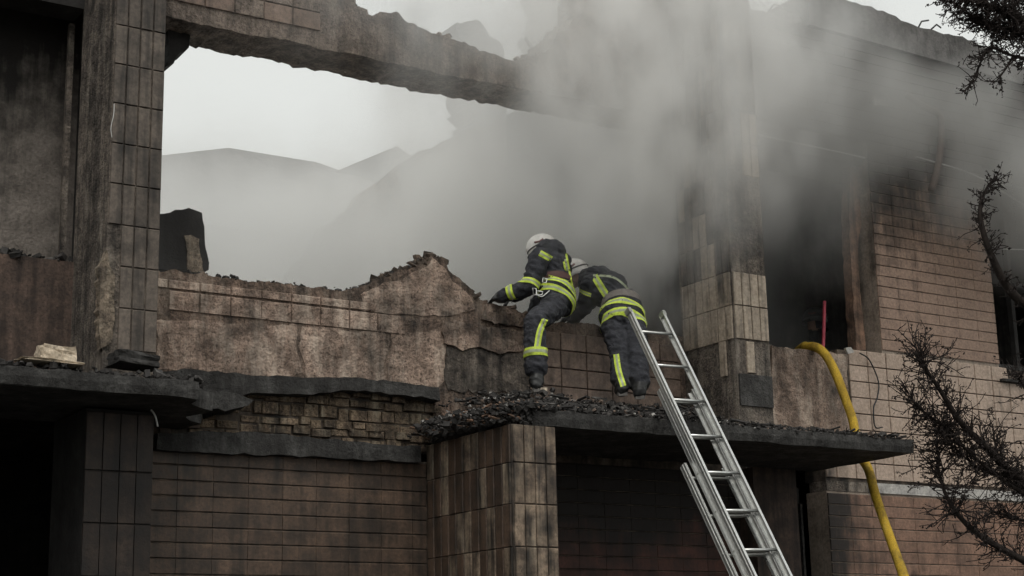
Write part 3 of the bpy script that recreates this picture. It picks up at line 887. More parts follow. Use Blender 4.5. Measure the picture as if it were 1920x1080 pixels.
def bar(bm, a, b, u, v, wu, wv_):
    vs = []
    for p in (a, b):
        for su, sv in ((-1, -1), (1, -1), (1, 1), (-1, 1)):
            vs.append(bm.verts.new(p + u * su * wu / 2 + v * sv * wv_ / 2))
    for f in ((3, 2, 1, 0), (4, 5, 6, 7), (0, 1, 5, 4), (1, 2, 6, 5), (2, 3, 7, 6), (3, 0, 4, 7)):
        bm.faces.new([vs[i] for i in f])

def lpart(o):
    o.parent = lad
    o.matrix_parent_inverse = LI
    return o
d_r = [622.5, 685.7, 750, 816, 887, 957, 1031]
L_vis = (bot_l - top_l).length
pitch = .0
# rung pitch so that the seventh rung falls where the photograph has it
def proj_y(p):
    d = p - CAM
    return 540 - d.dot(UP) / d.dot(FW) * F_PX
def s_for_y(y):
    lo_, hi_ = -1.0, 12.0
    for _ in range(50):
        m_ = (lo_ + hi_) / 2
        if proj_y(c_top + axis * m_) < y: lo_ = m_
        else: hi_ = m_
    return lo_
s0 = s_for_y(624)
pitch = (s_for_y(1031) - s0) / 6
for sec, (s_start, off, shrink) in enumerate(((0.0, 0.0, 0.0), (s0 + pitch * 1.55, .088, .015), (s_for_y(872) - .12, .172, -.05))):
    if sec == 2: shrink = -.045
    hw = W_L / 2 - shrink
    s_end = foot_len - (0.4 if sec == 0 else .15 if sec == 1 else 0)
    base = nv * off
    for sgn in (-1, 1):
        bm = bmesh.new()
        a, b = c_top + wv * hw * sgn + base + axis * s_start, c_top + wv * hw * sgn + base + axis * s_end
        bar(bm, a, b, wv, nv, .006, .070)                                           # web
        for e in (-1, 1):
            bar(bm, a + nv * e * .035 - wv * sgn * .010, b + nv * e * .035 - wv * sgn * .010, wv, nv, .028, .007)   # flanges
        bar(bm, a + wv * sgn * .004, b + wv * sgn * .004, wv, nv, .006, .018)         # rib along the web
        lpart(link('rail', to_mesh(bm, 'rail'), None, [M['alu']]))
    k = 0
    s = s0 + (0 if sec == 0 else pitch * 2 - .045 if sec == 1 else pitch * 4 - .06)
    while s < s_end - .1:
        c = c_top + base + axis * s
        bm = bmesh.new()
        add_tube(bm, [c - wv * (hw - .003), c + wv * (hw - .003)], .0155, 8)
        lpart(link('rung', to_mesh(bm, 'rung', True), None, [M['alu'] if sec == 0 else M['alu_dark']]))
        for sgn in (-1, 1):
            bm = bmesh.new()
            q = c + wv * sgn * (hw + .004)
            add_tube(bm, [q - wv * sgn * .004, q + wv * sgn * .004], .011, 8)
            lpart(link('rivet', to_mesh(bm, 'rivet'), None, [M['alu_dark']]))
        s += pitch
for sgn in (-1, 1):
    bm = bmesh.new()
    c = c_top + wv * (W_L / 2) * sgn
    bar(bm, c - axis * .03, c + axis * .03, wv, nv, .035, .08)
    lpart(link('rail_cap', to_mesh(bm, 'rail_cap'), None, [M['alu_dark']]))

# ------------------------------------------------------------------ fire hose, cables, small things
hp = [Vector((12.9, 15.6, 4.55)), P(1490, 664, 14.5), P(1512, 652, 14.15), P(1530, 651, 13.95), P(1549, 667, 13.80), P(1568, 703, 13.66), P(1585, 748, 13.55), P(1600, 792, 13.46)]
edge = Vector((13.20, 13.36, 4.03))
hp += [edge, P(1628, 880, 13.22), P(1642, 930, 13.05), P(1664, 995, 12.8), P(1694, 1078, 12.45)]
last = hp[-1]
hp += [last + (last - hp[-2]) * 2.0, Vector((13.0, 10.9, .06)), Vector((11.5, 9.5, .06))]
hpts = catmull(hp, 8)
hpts = [Vector((q.x, q.y, max(q.z, .06))) for q in hpts]
hose = tube('fire_hose', hpts, [.052 + .004 * noise.noise(q * 2.5) for q in hpts], M['hose'], None, 14)
tag(hose, 'yellow fire hose hanging out of the smoking window over the canopy end', 'hose')


def cable(name, pts, r, mat, label, cat='cable'):
    return tag(tube(name, catmull(pts, 6), r, mat, None, 6), label, cat)
cable('cable', [P(1408, 250, 13.75), P(1515, 273, 13.78), P(1622, 296, 13.82)], .010, M['cable'], 'pale cable stretched above the smoking window')
cable('cable', [P(1718, 294, 13.9), P(1800, 318, 13.9), P(1868, 343, 13.9), P(1990, 362, 13.9)], .010, M['cable'], 'pale cable crossing the top of the far right window, upper one')
cable('cable', [P(1868, 352, 13.85), P(1900, 372, 13.85), P(1990, 425, 13.85)], .010, M['cable'], 'pale cable dropping steeply across the far right window')
cable('cable', [P(1876, 467, 13.9), P(1990, 470, 13.9)], .008, M['cable'], 'thin level cable across the middle of the far right window')
cable('hanging_wire', [P(1612, 662, 13.94), P(1630, 675, 13.95), P(1647, 715, 13.96), P(1645, 745, 13.96), P(1638, 765, 13.96), P(1641, 800, 13.96), P(1655, 801, 13.96)],
      .009, M['wire'], 'black wire dangling over the beige tiles', 'wire')
cable('broken_pipe', [P(1700, 178, 13.8), P(1732, 200, 13.8), P(1758, 212, 13.8), P(1765, 232, 13.8), P(1763, 280, 13.8), P(1757, 320, 13.8), P(1746, 358, 13.8)],
      .045, M['pipe'], 'bent broken pipe hanging on the smoky right wall', 'pipe')
cable('tool_handle', [P(1543, 662, 14.12), P(1545, 610, 14.3), P(1546, 566, 14.45)], .022, M['red'], 'red pole standing in the smoking window', 'pole')
cable('hanging_wire', [P(283, 768, 13.1), P(291, 780, 13.1), P(296, 800, 13.1)], .008, M['cable'], 'short pale wire end above the lower left pillar', 'wire')
cable('hanging_wire', [P(214, 195, 13.07), P(213, 215, 13.06), P(208, 240, 13.07), P(210, 258, 13.07)], .003, M['cable'], 'short pale wire on the tall left pillar', 'wire')
cable('charred_stick', [P(1270, 752, 12.95), P(1280, 775, 12.75), P(1293, 803, 12.50)], .016, M['wire'], 'charred stick lying over the canopy edge behind the ladder', 'stick')
def scrap(name, pts, Y, mat, label):
    return tag(prism(name, ragged(px_pts(Y, *pts), .006, .05, len(pts), closed=True), Y, Y + .03, mat), label, 'scrap')
scrap('panel_scrap', [(1638, 183), (1660, 188), (1668, 199), (1640, 197)], 13.9, M['white_panel'], 'small pale scrap high on the smoky right wall')
scrap('cloth_scrap', [(1585, 652), (1596, 650), (1602, 660), (1590, 664)], 13.93, M['white_panel'], 'crumpled pale scrap on the sill of the smoking window')

# ------------------------------------------------------------------ people
def capsule(bm, a, b, ra, rb, seg=14):
    a, b = Vector(a), Vector(b)
    n = 7
    pts, rr = [], []
    ax = (b - a).normalized() if (b - a).length > 1e-6 else Vector((0, 0, 1))
    for i in range(n):
        t = math.pi / 2 * (1 - i / (n - 1))
        pts.append(a - ax * ra * math.sin(t)); rr.append(max(ra * math.cos(t), .001))
    for i in range(n):
        t = math.pi / 2 * (i / (n - 1))
        pts.append(b + ax * rb * math.sin(t)); rr.append(max(rb * math.cos(t), .001))
    add_tube(bm, pts, rr, seg)


def ellipsoid(bm, c, r, axis_x=None, axis_z=None, sub=3):
    """r along x (sideways), y (depth), z (up) of the local frame"""
    z = Vector(axis_z or (0, 0, 1)).normalized()
    x = Vector(axis_x or (1, 0, 0))
    x = (x - z * x.dot(z)).normalized()
    y = z.cross(x)
    m = Matrix((x, y, z)).transposed()
    ret = bmesh.ops.create_icosphere(bm, subdivisions=sub, radius=1)
    for v in ret['verts']:
        v.co = Vector(c) + m @ Vector((v.co.x * r[0], v.co.y * r[1], v.co.z * r[2]))


def fuse(bm, name, voxel=.013, smooth_it=6):
    """one continuous skin around all the volumes in bm"""
    me = to_mesh(bm, name)
    tmp = bpy.data.objects.new(name + '_tmp', me)
    COL.objects.link(tmp)
    r = tmp.modifiers.new('r', 'REMESH')
    r.mode = 'VOXEL'; r.voxel_size = voxel
    s = tmp.modifiers.new('s', 'SMOOTH')
    s.iterations = smooth_it; s.factor = .5
    dg = bpy.context.evaluated_depsgraph_get()
    out = bpy.data.meshes.new_from_object(tmp.evaluated_get(dg))
    bpy.data.objects.remove(tmp, do_unlink=True)
    for p_ in out.polygons: p_.use_smooth = True
    return out


def glove(bm, wrist, direction, palm_n, s=1.0, curl=.5):
    """palm with five bent fingers"""
    d = Vector(direction).normalized()
    n = Vector(palm_n); n = (n - d * n.dot(d)).normalized()      # side the fingers curl to
    w = d.cross(n)
    c = Vector(wrist)
    capsule(bm, c, c + d * .05 * s, .036, .040)
    for k in range(4):
        capsule(bm, c + d * .03 * s + w * (k - 1.5) * .018, c + d * .095 * s + w * (k - 1.5) * .022, .020, .0165)
        L = (.070, .080, .075, .058)[k] * s
        k0 = c + d * .095 * s + w * (k - 1.5) * .023
        a1 = (d * math.cos(curl) + n * math.sin(curl))
        k1 = k0 + a1 * L * .55
        a2 = (d * math.cos(curl * 2) + n * math.sin(curl * 2))
        capsule(bm, k0, k1, .0145, .0135, 8)
        capsule(bm, k1, k1 + a2 * L * .45, .0135, .012, 8)
    t0 = c + d * .03 * s + w * .038
    t1 = t0 + (d * .55 + w * .6 + n * .35).normalized() * .05 * s
    capsule(bm, t0, t1, .0175, .0155, 8)
    capsule(bm, t1, t1 + (d * .85 + n * .5).normalized() * .035 * s, .0155, .0135, 8)


class Figure:
    def __init__(self, base, label, J, mat_map=None, voxel=.013, helmet_up=None, face=None):
        self.root = tag(empty('person', base), label, 'person')
        self.inv = Matrix.Translation(-Vector(base))
        self.J = {k: Vector(v) for k, v in J.items()}
        self.voxel = voxel

    def add(self, o):
        o.parent = self.root
        o.matrix_parent_inverse = self.inv
        return o

    def build(self, face, helmet_up, side):
        J = self.J
        bm = bmesh.new()
        side = Vector(side).normalized()
        spine = (J['chest'] - J['pelvis']).normalized()
        # trousers: baggy legs
        for s in 'lr':
            capsule(bm, J['hip_' + s], J['knee_' + s], .130, .108)
            capsule(bm, J['knee_' + s], J['ankle_' + s] + (J['knee_' + s] - J['ankle_' + s]) * .22, .108, .112)
            capsule(bm, J['ankle_' + s] + (J['knee_' + s] - J['ankle_' + s]) * .25, J['ankle_' + s], .080, .066)
            fwd = J['toe_' + s] - J['ankle_' + s]
            heel = J['ankle_' + s] - Vector((0, 0, .055)) - Vector((fwd.x, fwd.y, 0)) * .2
            capsule(bm, heel, J['toe_' + s], .060, .054)
            capsule(bm, J['ankle_' + s] + Vector((0, 0, .06)), heel, .074, .062)
        # jacket: pelvis, belly, chest, shoulders
        k = self.bulk
        ellipsoid(bm, J['pelvis'], (.215 * k, .18 * k, .16), side, spine)
        mid = J['pelvis'].lerp(J['chest'], .32)
        ellipsoid(bm, J['pelvis'] + spine * .08, (.235 * k, .195 * k, .11), side, spine)      # flared hem
        ellipsoid(bm, J['waist'], (.20 * k, .165 * k, .15), side, spine)
        ellipsoid(bm, J['chest'], (.22 * k, .18 * k, .19), side, spine)
        ellipsoid(bm, J['chest'].lerp(J['neck'], .55), (.205, .15, .13), side, spine)
        ellipsoid(bm, J['hump'], (.17, .14, .125), side, spine)
        capsule(bm, J['chest'].lerp(J['neck'], .6), J['neck'], .095, .075)
        capsule(bm, J['neck'], J['head'], .065, .065)
        hz = Vector(helmet_up).normalized()
        ellipsoid(bm, J['head'], (.078, .098, .115), side, hz)
        f = Vector(face).normalized()
        f = (f - hz * f.dot(hz)).normalized()
        ellipsoid(bm, J['head'] + f * .095 - hz * .02, (.014, .02, .022), side, hz, 2)          # nose
        ellipsoid(bm, J['head'] + f * .075 - hz * .085, (.035, .03, .025), side, hz, 2)          # chin
        for s in 'lr':
            capsule(bm, J['chest'].lerp(J['neck'], .6), J['sho_' + s], .095, .098)
            capsule(bm, J['sho_' + s], J['elb_' + s], .108, .086)
            capsule(bm, J['elb_' + s], J['wri_' + s], .082, .064)
            glove(bm, J['wri_' + s], J['wri_' + s] - J['elb_' + s], self.palm[s], 1.0, self.curl)
        me = fuse(bm, 'body', self.voxel)
        # baggy cloth: folds that follow the limbs
        nrm = [v.normal.copy() for v in me.vertices]
        for v, nv_ in zip(me.vertices, nrm):
            c = v.co.copy()
            n1 = noise.noise(Vector((c.x * 8, c.y * 8, c.z * 20))) * .6 + .4 - 1.1 * abs(noise.noise(Vector((c.x * 7 + 3, c.y * 7, c.z * 15 + c.x * 9))))
            n2 = noise.noise(Vector((c.x * 22 + 5, c.y * 22, c.z * 30)))
            v.co = c + nv_ * (n1 * .020 + n2 * .007)
        me.materials.append(self.cloth)
        me.materials.append(M['boot'])
        me.materials.append(M['skin'])
        for p_ in me.polygons:
            c = p_.center
            for s in 'lr':
                if (c - J['ankle_' + s]).length < .17 and c.z < J['ankle_' + s].z + .06: p_.material_index = 1
            if (c - J['head']).length < .13 and (c - J['neck']).length > .06: p_.material_index = 2
            for s in 'lr':
                e = (J['wri_' + s] - J['elb_' + s]).normalized()
                if 0.005 < (c - J['wri_' + s]).dot(e) < .3 and (c - J['wri_' + s]).length < .3: p_.material_index = 1
        self.body = self.add(link('body', me, None))
        self.bvh = BVHTree.FromPolygons([v.co for v in me.vertices], [p_.vertices[:] for p_ in me.polygons])
        self.helmet(hz, f, side)
        for s in 'lr':
            fwd = J['toe_' + s] - J['ankle_' + s]
            fl = Vector((fwd.x, fwd.y, 0)).normalized()
            zh, zt_ = J['ankle_' + s].z - .125, J['toe_' + s].z - .060
            heel = J['ankle_' + s] - fl * .075
            bm = bmesh.new()
            rt_ = fl.cross(Vector((0, 0, 1)))
            prof = [(-.02, .038), (.0, .05), (.06, .05), (.15, .052), (.24, .048), (.29, .03)]
            up_, dn_ = [], []
            for sgn in (1, -1):
                for a_, w_ in (prof if sgn > 0 else prof[::-1]):
                    q = Vector((heel.x, heel.y, zh + (zt_ - zh) * max(0, min(1, a_ / .27)))) + fl * a_ + rt_ * w_ * sgn
                    up_.append(bm.verts.new(q + Vector((0, 0, .035)))); dn_.append(bm.verts.new(q))
            bm.faces.new(up_); bm.faces.new(dn_[::-1])
            for i_ in range(len(up_)):
                j_ = (i_ + 1) % len(up_)
                bm.faces.new((up_[i_], dn_[i_], dn_[j_], up_[j_]))
            self.add(link('boot_sole', to_mesh(bm, 'boot_sole'), None, [M['boot_grey']]))

    def helmet(self, hz, f, side):
        c = self.J['head'] + hz * .02 - f * .01
        x = f.cross(hz)
        def at(u, v, w): return c + x * u + f * v + hz * w
        bm = bmesh.new()
        prof = [(0, .172), (.035, .170), (.07, .158), (.10, .135), (.122, .10), (.134, .06), (.138, .015), (.139, -.035), (.133, -.037), (.128, .01)]
        N = 28
        rings = []
        for r_, h in prof:
            ring = []
            for k in range(N):
                a = 2 * math.pi * k / N
                back = 1 + .10 * max(0, -math.sin(a))
                drop = -.035 * max(0, -math.sin(a)) if h < .03 else 0
                ring.append(bm.verts.new(at(r_ * math.cos(a), r_ * 1.12 * back * math.sin(a), h + drop)))
            rings.append(ring)
        for i in range(1, len(rings) - 1):
            for k in range(N):
                bm.faces.new((rings[i][k], rings[i][(k + 1) % N], rings[i + 1][(k + 1) % N], rings[i + 1][k]))
        bm.faces.new(rings[1])
        bmesh.ops.delete(bm, geom=rings[0], context='VERTS')
        h = self.add(link('helmet', to_mesh(bm, 'helmet', True), None, [self.hel]))
        def child(o):
            o.parent = h
            return o
        pts = [at(0, .165 * math.cos(t), .012 + .168 * math.sin(t)) for t in [math.pi * k / 12 for k in range(1, 12)]]
        child(tube('crest', pts, .012, self.hel, None, 6))
        ring = [at(.141 * math.cos(a), .158 * (1 + .10 * max(0, -math.sin(a))) * math.sin(a), .035 - .01 * max(0, -math.sin(a))) for a in [2 * math.pi * k / 30 for k in range(31)]]
        child(tube('helmet_band', ring, .0075, M['helmet_dark'], None, 6))
        bm = bmesh.new()
        g0 = [bm.verts.new(at(.132 * math.cos(a), .150 * math.sin(a), -.035)) for a in [math.pi * (1.05 + .9 * k / 12) for k in range(13)]]
        g1 = [bm.verts.new(at(.150 * math.cos(a), .172 * math.sin(a), -.15)) for a in [math.pi * (1.05 + .9 * k / 12) for k in range(13)]]
        for k in range(12): bm.faces.new((g0[k], g0[k + 1], g1[k + 1], g1[k]))
        child(link('neck_guard', to_mesh(bm, 'neck_guard', True), None, [M['gear']]))
        for sg in (-1, 1):
            child(tube('helmet_decal', [at(sg * .134, .05, .075), at(sg * .139, 0, .06), at(sg * .134, -.05, .07)], .011, M['decal'], None, 5))
        br = [at(.15 * math.cos(a), .17 * math.sin(a), -.015) for a in [math.pi * (.08 + .84 * k / 16) for k in range(17)]]
        child(tube('brim', br, .013, M['helmet_dark'], None, 6))

    def ring(self, a, b, t0, width, name='reflective_stripe', mats=None, rmax=.3, span=None, up=None, tilt=None, n=44):
        """band round the limb a-b, laid on the cloth: width along the axis, centred at t0"""
        a, b = Vector(a), Vector(b)
        ax = (b - a).normalized()
        if tilt is not None: ax = (ax + Vector(tilt)).normalized()
        c = a.lerp(b, t0)
        u = ax.orthogonal().normalized()
        w = ax.cross(u)
        lv = [-.5, -.18, .18, .5]
        rows, ok = [], []
        angs = [2 * math.pi * k / n for k in range(n)]
        grid = []
        for q in lv:
            row = []
            for t in angs:
                d = u * math.cos(t) + w * math.sin(t)
                o_ = c + ax * q * width
                hit = self.bvh.ray_cast(o_, d, rmax)
                dist = hit[3] if hit[0] is not None else None
                row.append((o_, d, dist))
            grid.append(row)
        bm = bmesh.new()
        vv = []
        for row in grid:
            r_ = []
            ds = [x[2] for x in row]
            for i, (o_, d, dist) in enumerate(row):
                if dist is None: r_.append(None); continue
                nb = [ds[(i + j) % n] for j in (-2, -1, 0, 1, 2) if ds[(i + j) % n] is not None]
                r_.append(bm.verts.new(o_ + d * (max(dist, sum(nb) / len(nb)) + .0055)))
            vv.append(r_)
        for i in range(3):
            for k in range(n):
                q = (vv[i][k], vv[i][(k + 1) % n], vv[i + 1][(k + 1) % n], vv[i + 1][k])
                if any(x is None for x in q): continue
                f_ = bm.faces.new(q)
                f_.material_index = 1 if i == 1 else 0
        mats = mats or [M['lime'], M['silver']]
        return self.add(link(name, to_mesh(bm, name, True), None, mats))

    def ribbon(self, pts, width, name='reflective_stripe', mats=None, toward=None, n=14):
        """strip laid on the cloth; pts are near the surface, rays come from the outside (toward the camera side)"""
        path = catmull(pts, n // max(1, len(pts) - 1) + 2)
        bm = bmesh.new()
        rows = []
        last_med = None
        for i, p_ in enumerate(path):
            t = (path[min(i + 1, len(path) - 1)] - path[max(i - 1, 0)]).normalized()
            out = (Vector(toward) if toward is not None else (CAM - p_)).normalized()
            w = t.cross(out).normalized()
            os_ = [p_ + w * q * width + out * .35 for q in (-.5, -.17, .17, .5)]
            ds = [self.bvh.ray_cast(o_, -out, .75)[3] for o_ in os_]
            good = sorted(d_ for d_ in ds if d_ is not None)
            if not good: continue
            med = good[len(good) // 2]
            if last_med is not None and abs(med - last_med) > .07: med = last_med
            last_med = med
            rows.append([bm.verts.new(o_ - out * ((d_ if d_ is not None and abs(d_ - med) < .05 else med) - .006)) for o_, d_ in zip(os_, ds)])
        for i in range(len(rows) - 1):
            for k in range(3):
                q = (rows[i][k], rows[i + 1][k], rows[i + 1][k + 1], rows[i][k + 1])
                f_ = bm.faces.new(q)
                f_.material_index = 1 if k == 1 else 0
        return self.add(link(name, to_mesh(bm, name, True), None, mats or [M['lime'], M['silver']]))


def figure_a():
    J = dict(
        ankle_l=P(1006, 714, 13.22), toe_l=P(1002, 738, 13.45) + Vector((0, 0, .05)), knee_l=P(1002, 604, 13.26), hip_l=P(1040, 574, 13.46),
        hip_r=P(1056, 570, 13.66), knee_r=Vector((9.52, 14.16, 5.60)), ankle_r=Vector((9.66, 14.70, 5.15)), toe_r=Vector((9.60, 14.95, 5.10)),
        pelvis=P(1045, 560, 13.58), waist=P(1043, 530, 13.62), chest=P(1038, 502, 13.70), hump=P(1033, 472, 13.70), neck=P(1024, 474, 13.88), head=P(1017, 473, 14.00),
        sho_l=P(1012, 484, 13.58), elb_l=P(993, 536, 13.60), wri_l=P(940, 556, 13.86),
        sho_r=P(1052, 490, 13.92), elb_r=P(1010, 530, 14.15), wri_r=P(965, 556, 14.2))
    fg = Figure(P(1004, 740, 13.3), 'person in dark turnout gear and white helmet, reaching left along the broken wall', J)
    fg.palm = {'l': Vector((0, 0, -1)), 'r': Vector((0, 0, -1))}
    fg.curl = .35
    fg.cloth, fg.hel, fg.bulk = M['gear'], M['helmet'], .96
    fg.build(face=Vector((-.75, .55, -.5)), helmet_up=Vector((-.25, .25, .85)), side=(.90, .42, 0))
    J = fg.J
    ax = J['waist'] - J['pelvis']
    fg.ring(J['pelvis'], J['waist'], -.10, .062, tilt=(.40, .0, 0), rmax=.30)
    fg.ring(J['pelvis'], J['waist'], .46, .062, tilt=(.40, .0, 0), rmax=.30)
    fg.ring(J['pelvis'], J['waist'], 1.05, .075, 'belt', [M['belt'], M['belt']], rmax=.26)
    fg.ring(J['sho_l'], J['elb_l'], .92, .062, rmax=.14)
    fg.ring(J['elb_l'], J['wri_l'], .62, .075, rmax=.12)
    fg.ring(J['ankle_l'], J['knee_l'], .46, .085, rmax=.2)
    fg.ribbon([P(1022, 598, 13.2), P(1012, 622, 13.15), P(1007, 652, 13.15)], .062)
    fg.ribbon([P(1058, 476, 13.6), P(1064, 508, 13.5), P(1070, 540, 13.45)], .058)
    fg.ribbon([P(1012, 474, 13.5), P(1034, 486, 13.5)], .062)
    for (a, b) in (((1018, 521), (1022, 530)), ((1006, 545), (1014, 553)), ((1000, 552), (1003, 541))):
        q = [P(a[0], a[1], 13.36), P(b[0] + 4, a[1] + 2, 13.34), P(b[0] + 2, b[1], 13.34), P(a[0] - 1, b[1] - 1, 13.36), P(a[0], a[1], 13.36)]
        fg.add(tube('carabiner', q, .006, M['alu'], None, 5))
    fg.add(tube('lanyard', catmull([P(1030, 545, 13.33), P(1016, 556, 13.33), P(1004, 552, 13.36), P(995, 560, 13.4)], 5), .006, M['cable'], None, 5))
    return fg


def figure_b():
    J = dict(
        ankle_l=P(1166, 722, 13.12), toe_l=P(1163, 738, 13.36) + Vector((0, 0, .03)), knee_l=P(1164, 668, 13.26), hip_l=P(1150, 616, 13.40),
        ankle_r=P(1199, 728, 12.98), toe_r=P(1200, 742, 13.22) + Vector((0, 0, .02)), knee_r=P(1194, 672, 13.12), hip_r=P(1189, 610, 13.30),
        pelvis=P(1170, 596, 13.38), waist=P(1164, 570, 13.50), chest=P(1138, 543, 13.70), hump=P(1120, 522, 13.84), neck=P(1103, 516, 13.96), head=P(1078, 519, 14.15),
        sho_l=P(1108, 534, 13.74), elb_l=P(1098, 574, 13.88), wri_l=P(1080, 596, 14.08),
        sho_r=P(1132, 524, 14.02), elb_r=P(1106, 565, 14.25), wri_r=P(1070, 590, 14.35))
    fg = Figure(P(1182, 748, 13.1), 'person in dark turnout gear bending over the wall behind the ladder top', J)
    fg.palm = {'l': Vector((0, .3, -1)), 'r': Vector((0, .3, -1))}
    fg.curl = .4
    fg.cloth, fg.hel, fg.bulk = M['gear'], M['helmet'], 1.06
    fg.build(face=Vector((-.7, .55, -.5)), helmet_up=Vector((-.30, .30, .80)), side=(.90, -.42, 0))
    J = fg.J
    fg.ring(J['pelvis'], J['waist'], -.42, .074, rmax=.34, tilt=(.15, 0, 0))
    fg.ring(J['pelvis'], J['waist'], .16, .074, rmax=.34, tilt=(.15, 0, 0))
    fg.ring(J['pelvis'], J['waist'], .95, .10, 'waist_band', [M['gear_grey'], M['gear_grey']], rmax=.30)
    fg.ribbon([P(1114, 517, 13.5), P(1128, 540, 13.45), P(1144, 564, 13.4)], .075)
    fg.ribbon([P(1112, 516, 13.5), P(1150, 520, 13.5), P(1176, 540, 13.5), P(1188, 560, 13.4)], .022, 'piping', [M['silver'], M['silver']])
    fg.ribbon([P(1155, 664, 13.0), P(1160, 695, 13.0), P(1169, 724, 13.0)], .06)
    fg.ring(J['sho_l'], J['elb_l'], .30, .04, rmax=.13)
    return fg


def figure_c():
    x, y, zf = 13.08, 15.9, 4.40
    hd = P(1519, 606, y)
    x = hd.x
    J = dict(
        ankle_l=(x - .12, y, zf + .11), toe_l=(x - .14, y - .2, zf + .05), knee_l=(x - .11, y - .04, zf + .5), hip_l=(x - .09, y + .02, zf + .86),
        ankle_r=(x + .12, y, zf + .11), toe_r=(x + .14, y - .2, zf + .05), knee_r=(x + .11, y - .04, zf + .5), hip_r=(x + .09, y + .02, zf + .86),
        pelvis=(x, y + .02, zf + .93), waist=(x, y + .02, zf + 1.06), chest=(x, y, zf + 1.24), hump=(x, y, zf + 1.36), neck=(x, y - .04, zf + 1.45), head=(x, y - .08, hd.z),
        sho_l=(x - .19, y - .02, zf + 1.36), elb_l=(x - .26, y - .1, zf + 1.08), wri_l=(x - .2, y - .3, zf + .98),
        sho_r=(x + .19, y - .02, zf + 1.36), elb_r=(x + .26, y - .1, zf + 1.08), wri_r=(x + .2, y - .3, zf + .98))
    fg = Figure((x, y, zf), 'dim helmeted person deep inside the smoking window', J, voxel=.02)
    fg.palm = {'l': Vector((0, 0, -1)), 'r': Vector((0, 0, -1))}
    fg.curl = .5
    fg.cloth, fg.hel, fg.bulk = M['gear'], M['helmet_grey'], 1.0
    fg.build(face=Vector((-.6, .8, -.1)), helmet_up=Vector((0, .1, 1)), side=(1, 0, 0))
    return fg

figure_a()
figure_b()
figure_c()

# ------------------------------------------------------------------ dry tree at the right, close to the camera
TY = 8.0
tree = tag(empty('dry_tree', (10.5, TY, 0)), 'bare dark tree at the right with dense dry twigs in front of the facade', 'tree')
TI = Matrix.Translation((-10.5, -TY, 0))


def tpart(o, kind=None):
    o.parent = tree
    o.matrix_parent_inverse = TI
    if kind: o['kind'] = kind
    return o
trunk = [(10.5, TY, -.05), (10.55, TY + .03, 1.2), (10.50, TY, 2.4), (10.6, TY + .05, 3.8), (10.52, TY, 5.2), (10.6, TY, 6.6), (10.55, TY, 8.2)]
tp_ = catmull(trunk, 6)
tpart(tube('trunk', tp_, [.13 - .10 * i / len(tp_) for i in range(len(tp_))], M['bark'], None, 10))
twig_bm = bmesh.new()
bud_bm = bmesh.new()
rt = random.Random(77)


def bud(p_, r_):
    c = Vector(p_)
    vs = [bud_bm.verts.new(c + Vector((rt.uniform(-1, 1), rt.uniform(-1, 1), rt.uniform(-1, 1))).normalized() * r_ * rt.uniform(.6, 1.3)) for _ in range(4)]
    for f in ((0, 1, 2), (0, 2, 3), (0, 3, 1), (1, 3, 2)):
        bud_bm.faces.new([vs[i] for i in f])


def twig(p_, d, L, r_, depth):
    d = d.normalized()
    pts, rr = [Vector(p_)], [r_]
    n = max(3, int(L / .05))
    dd = d.copy()
    for i in range(n):
        dd = (dd + Vector((rt.gauss(0, .16), rt.gauss(0, .16), rt.gauss(.03, .16)))).normalized()
        pts.append(pts[-1] + dd * L / n)
        rr.append(r_ * (1 - .75 * (i + 1) / n))
    add_tube(twig_bm, pts, [max(q, .0030) for q in rr], 4 if depth else 3, cap=False)
    for i in range(1, len(pts)):
        if rt.random() < .8: bud(pts[i] + Vector((rt.gauss(0, .008), rt.gauss(0, .008), rt.gauss(0, .008))), rt.uniform(.006, .015))
        if depth > 0 and rt.random() < .8:
            sd = (dd + Vector((rt.gauss(0, .9), rt.gauss(0, .9), rt.gauss(0, .9)))).normalized()
            twig(pts[i], sd, L * rt.uniform(.25, .55), rr[i] * .65, depth - 1)


def branch(px, Ys, r0, r1, dens, L, depth=1, bias=(0, 0, 0)):
    ctrl = [P(a, b, Y) for (a, b), Y in zip(px, Ys)]
    if px[0][0] >= 2030:
        ctrl = [Vector((10.55, TY + .02, ctrl[0].z - .12))] + ctrl
    pts = catmull(ctrl, 8)
    n = len(pts)
    tpart(tube('branch', pts, [r0 + (r1 - r0) * i / n for i in range(n)], M['bark'], None, 7))
    total = sum((pts[i + 1] - pts[i]).length for i in range(n - 1))
    for _ in range(int(total * dens * .95)):
        i = rt.randint(0, n - 2)
        p_ = pts[i].lerp(pts[i + 1], rt.random())
        t = (pts[i + 1] - pts[i]).normalized()
        d = t * rt.uniform(.2, 1.0) + Vector((rt.gauss(0, .7), rt.gauss(0, .7), rt.gauss(0, .7))) + Vector(bias)
        twig(p_, d, L * rt.uniform(.4, 1.2), .0060, depth)
    return pts

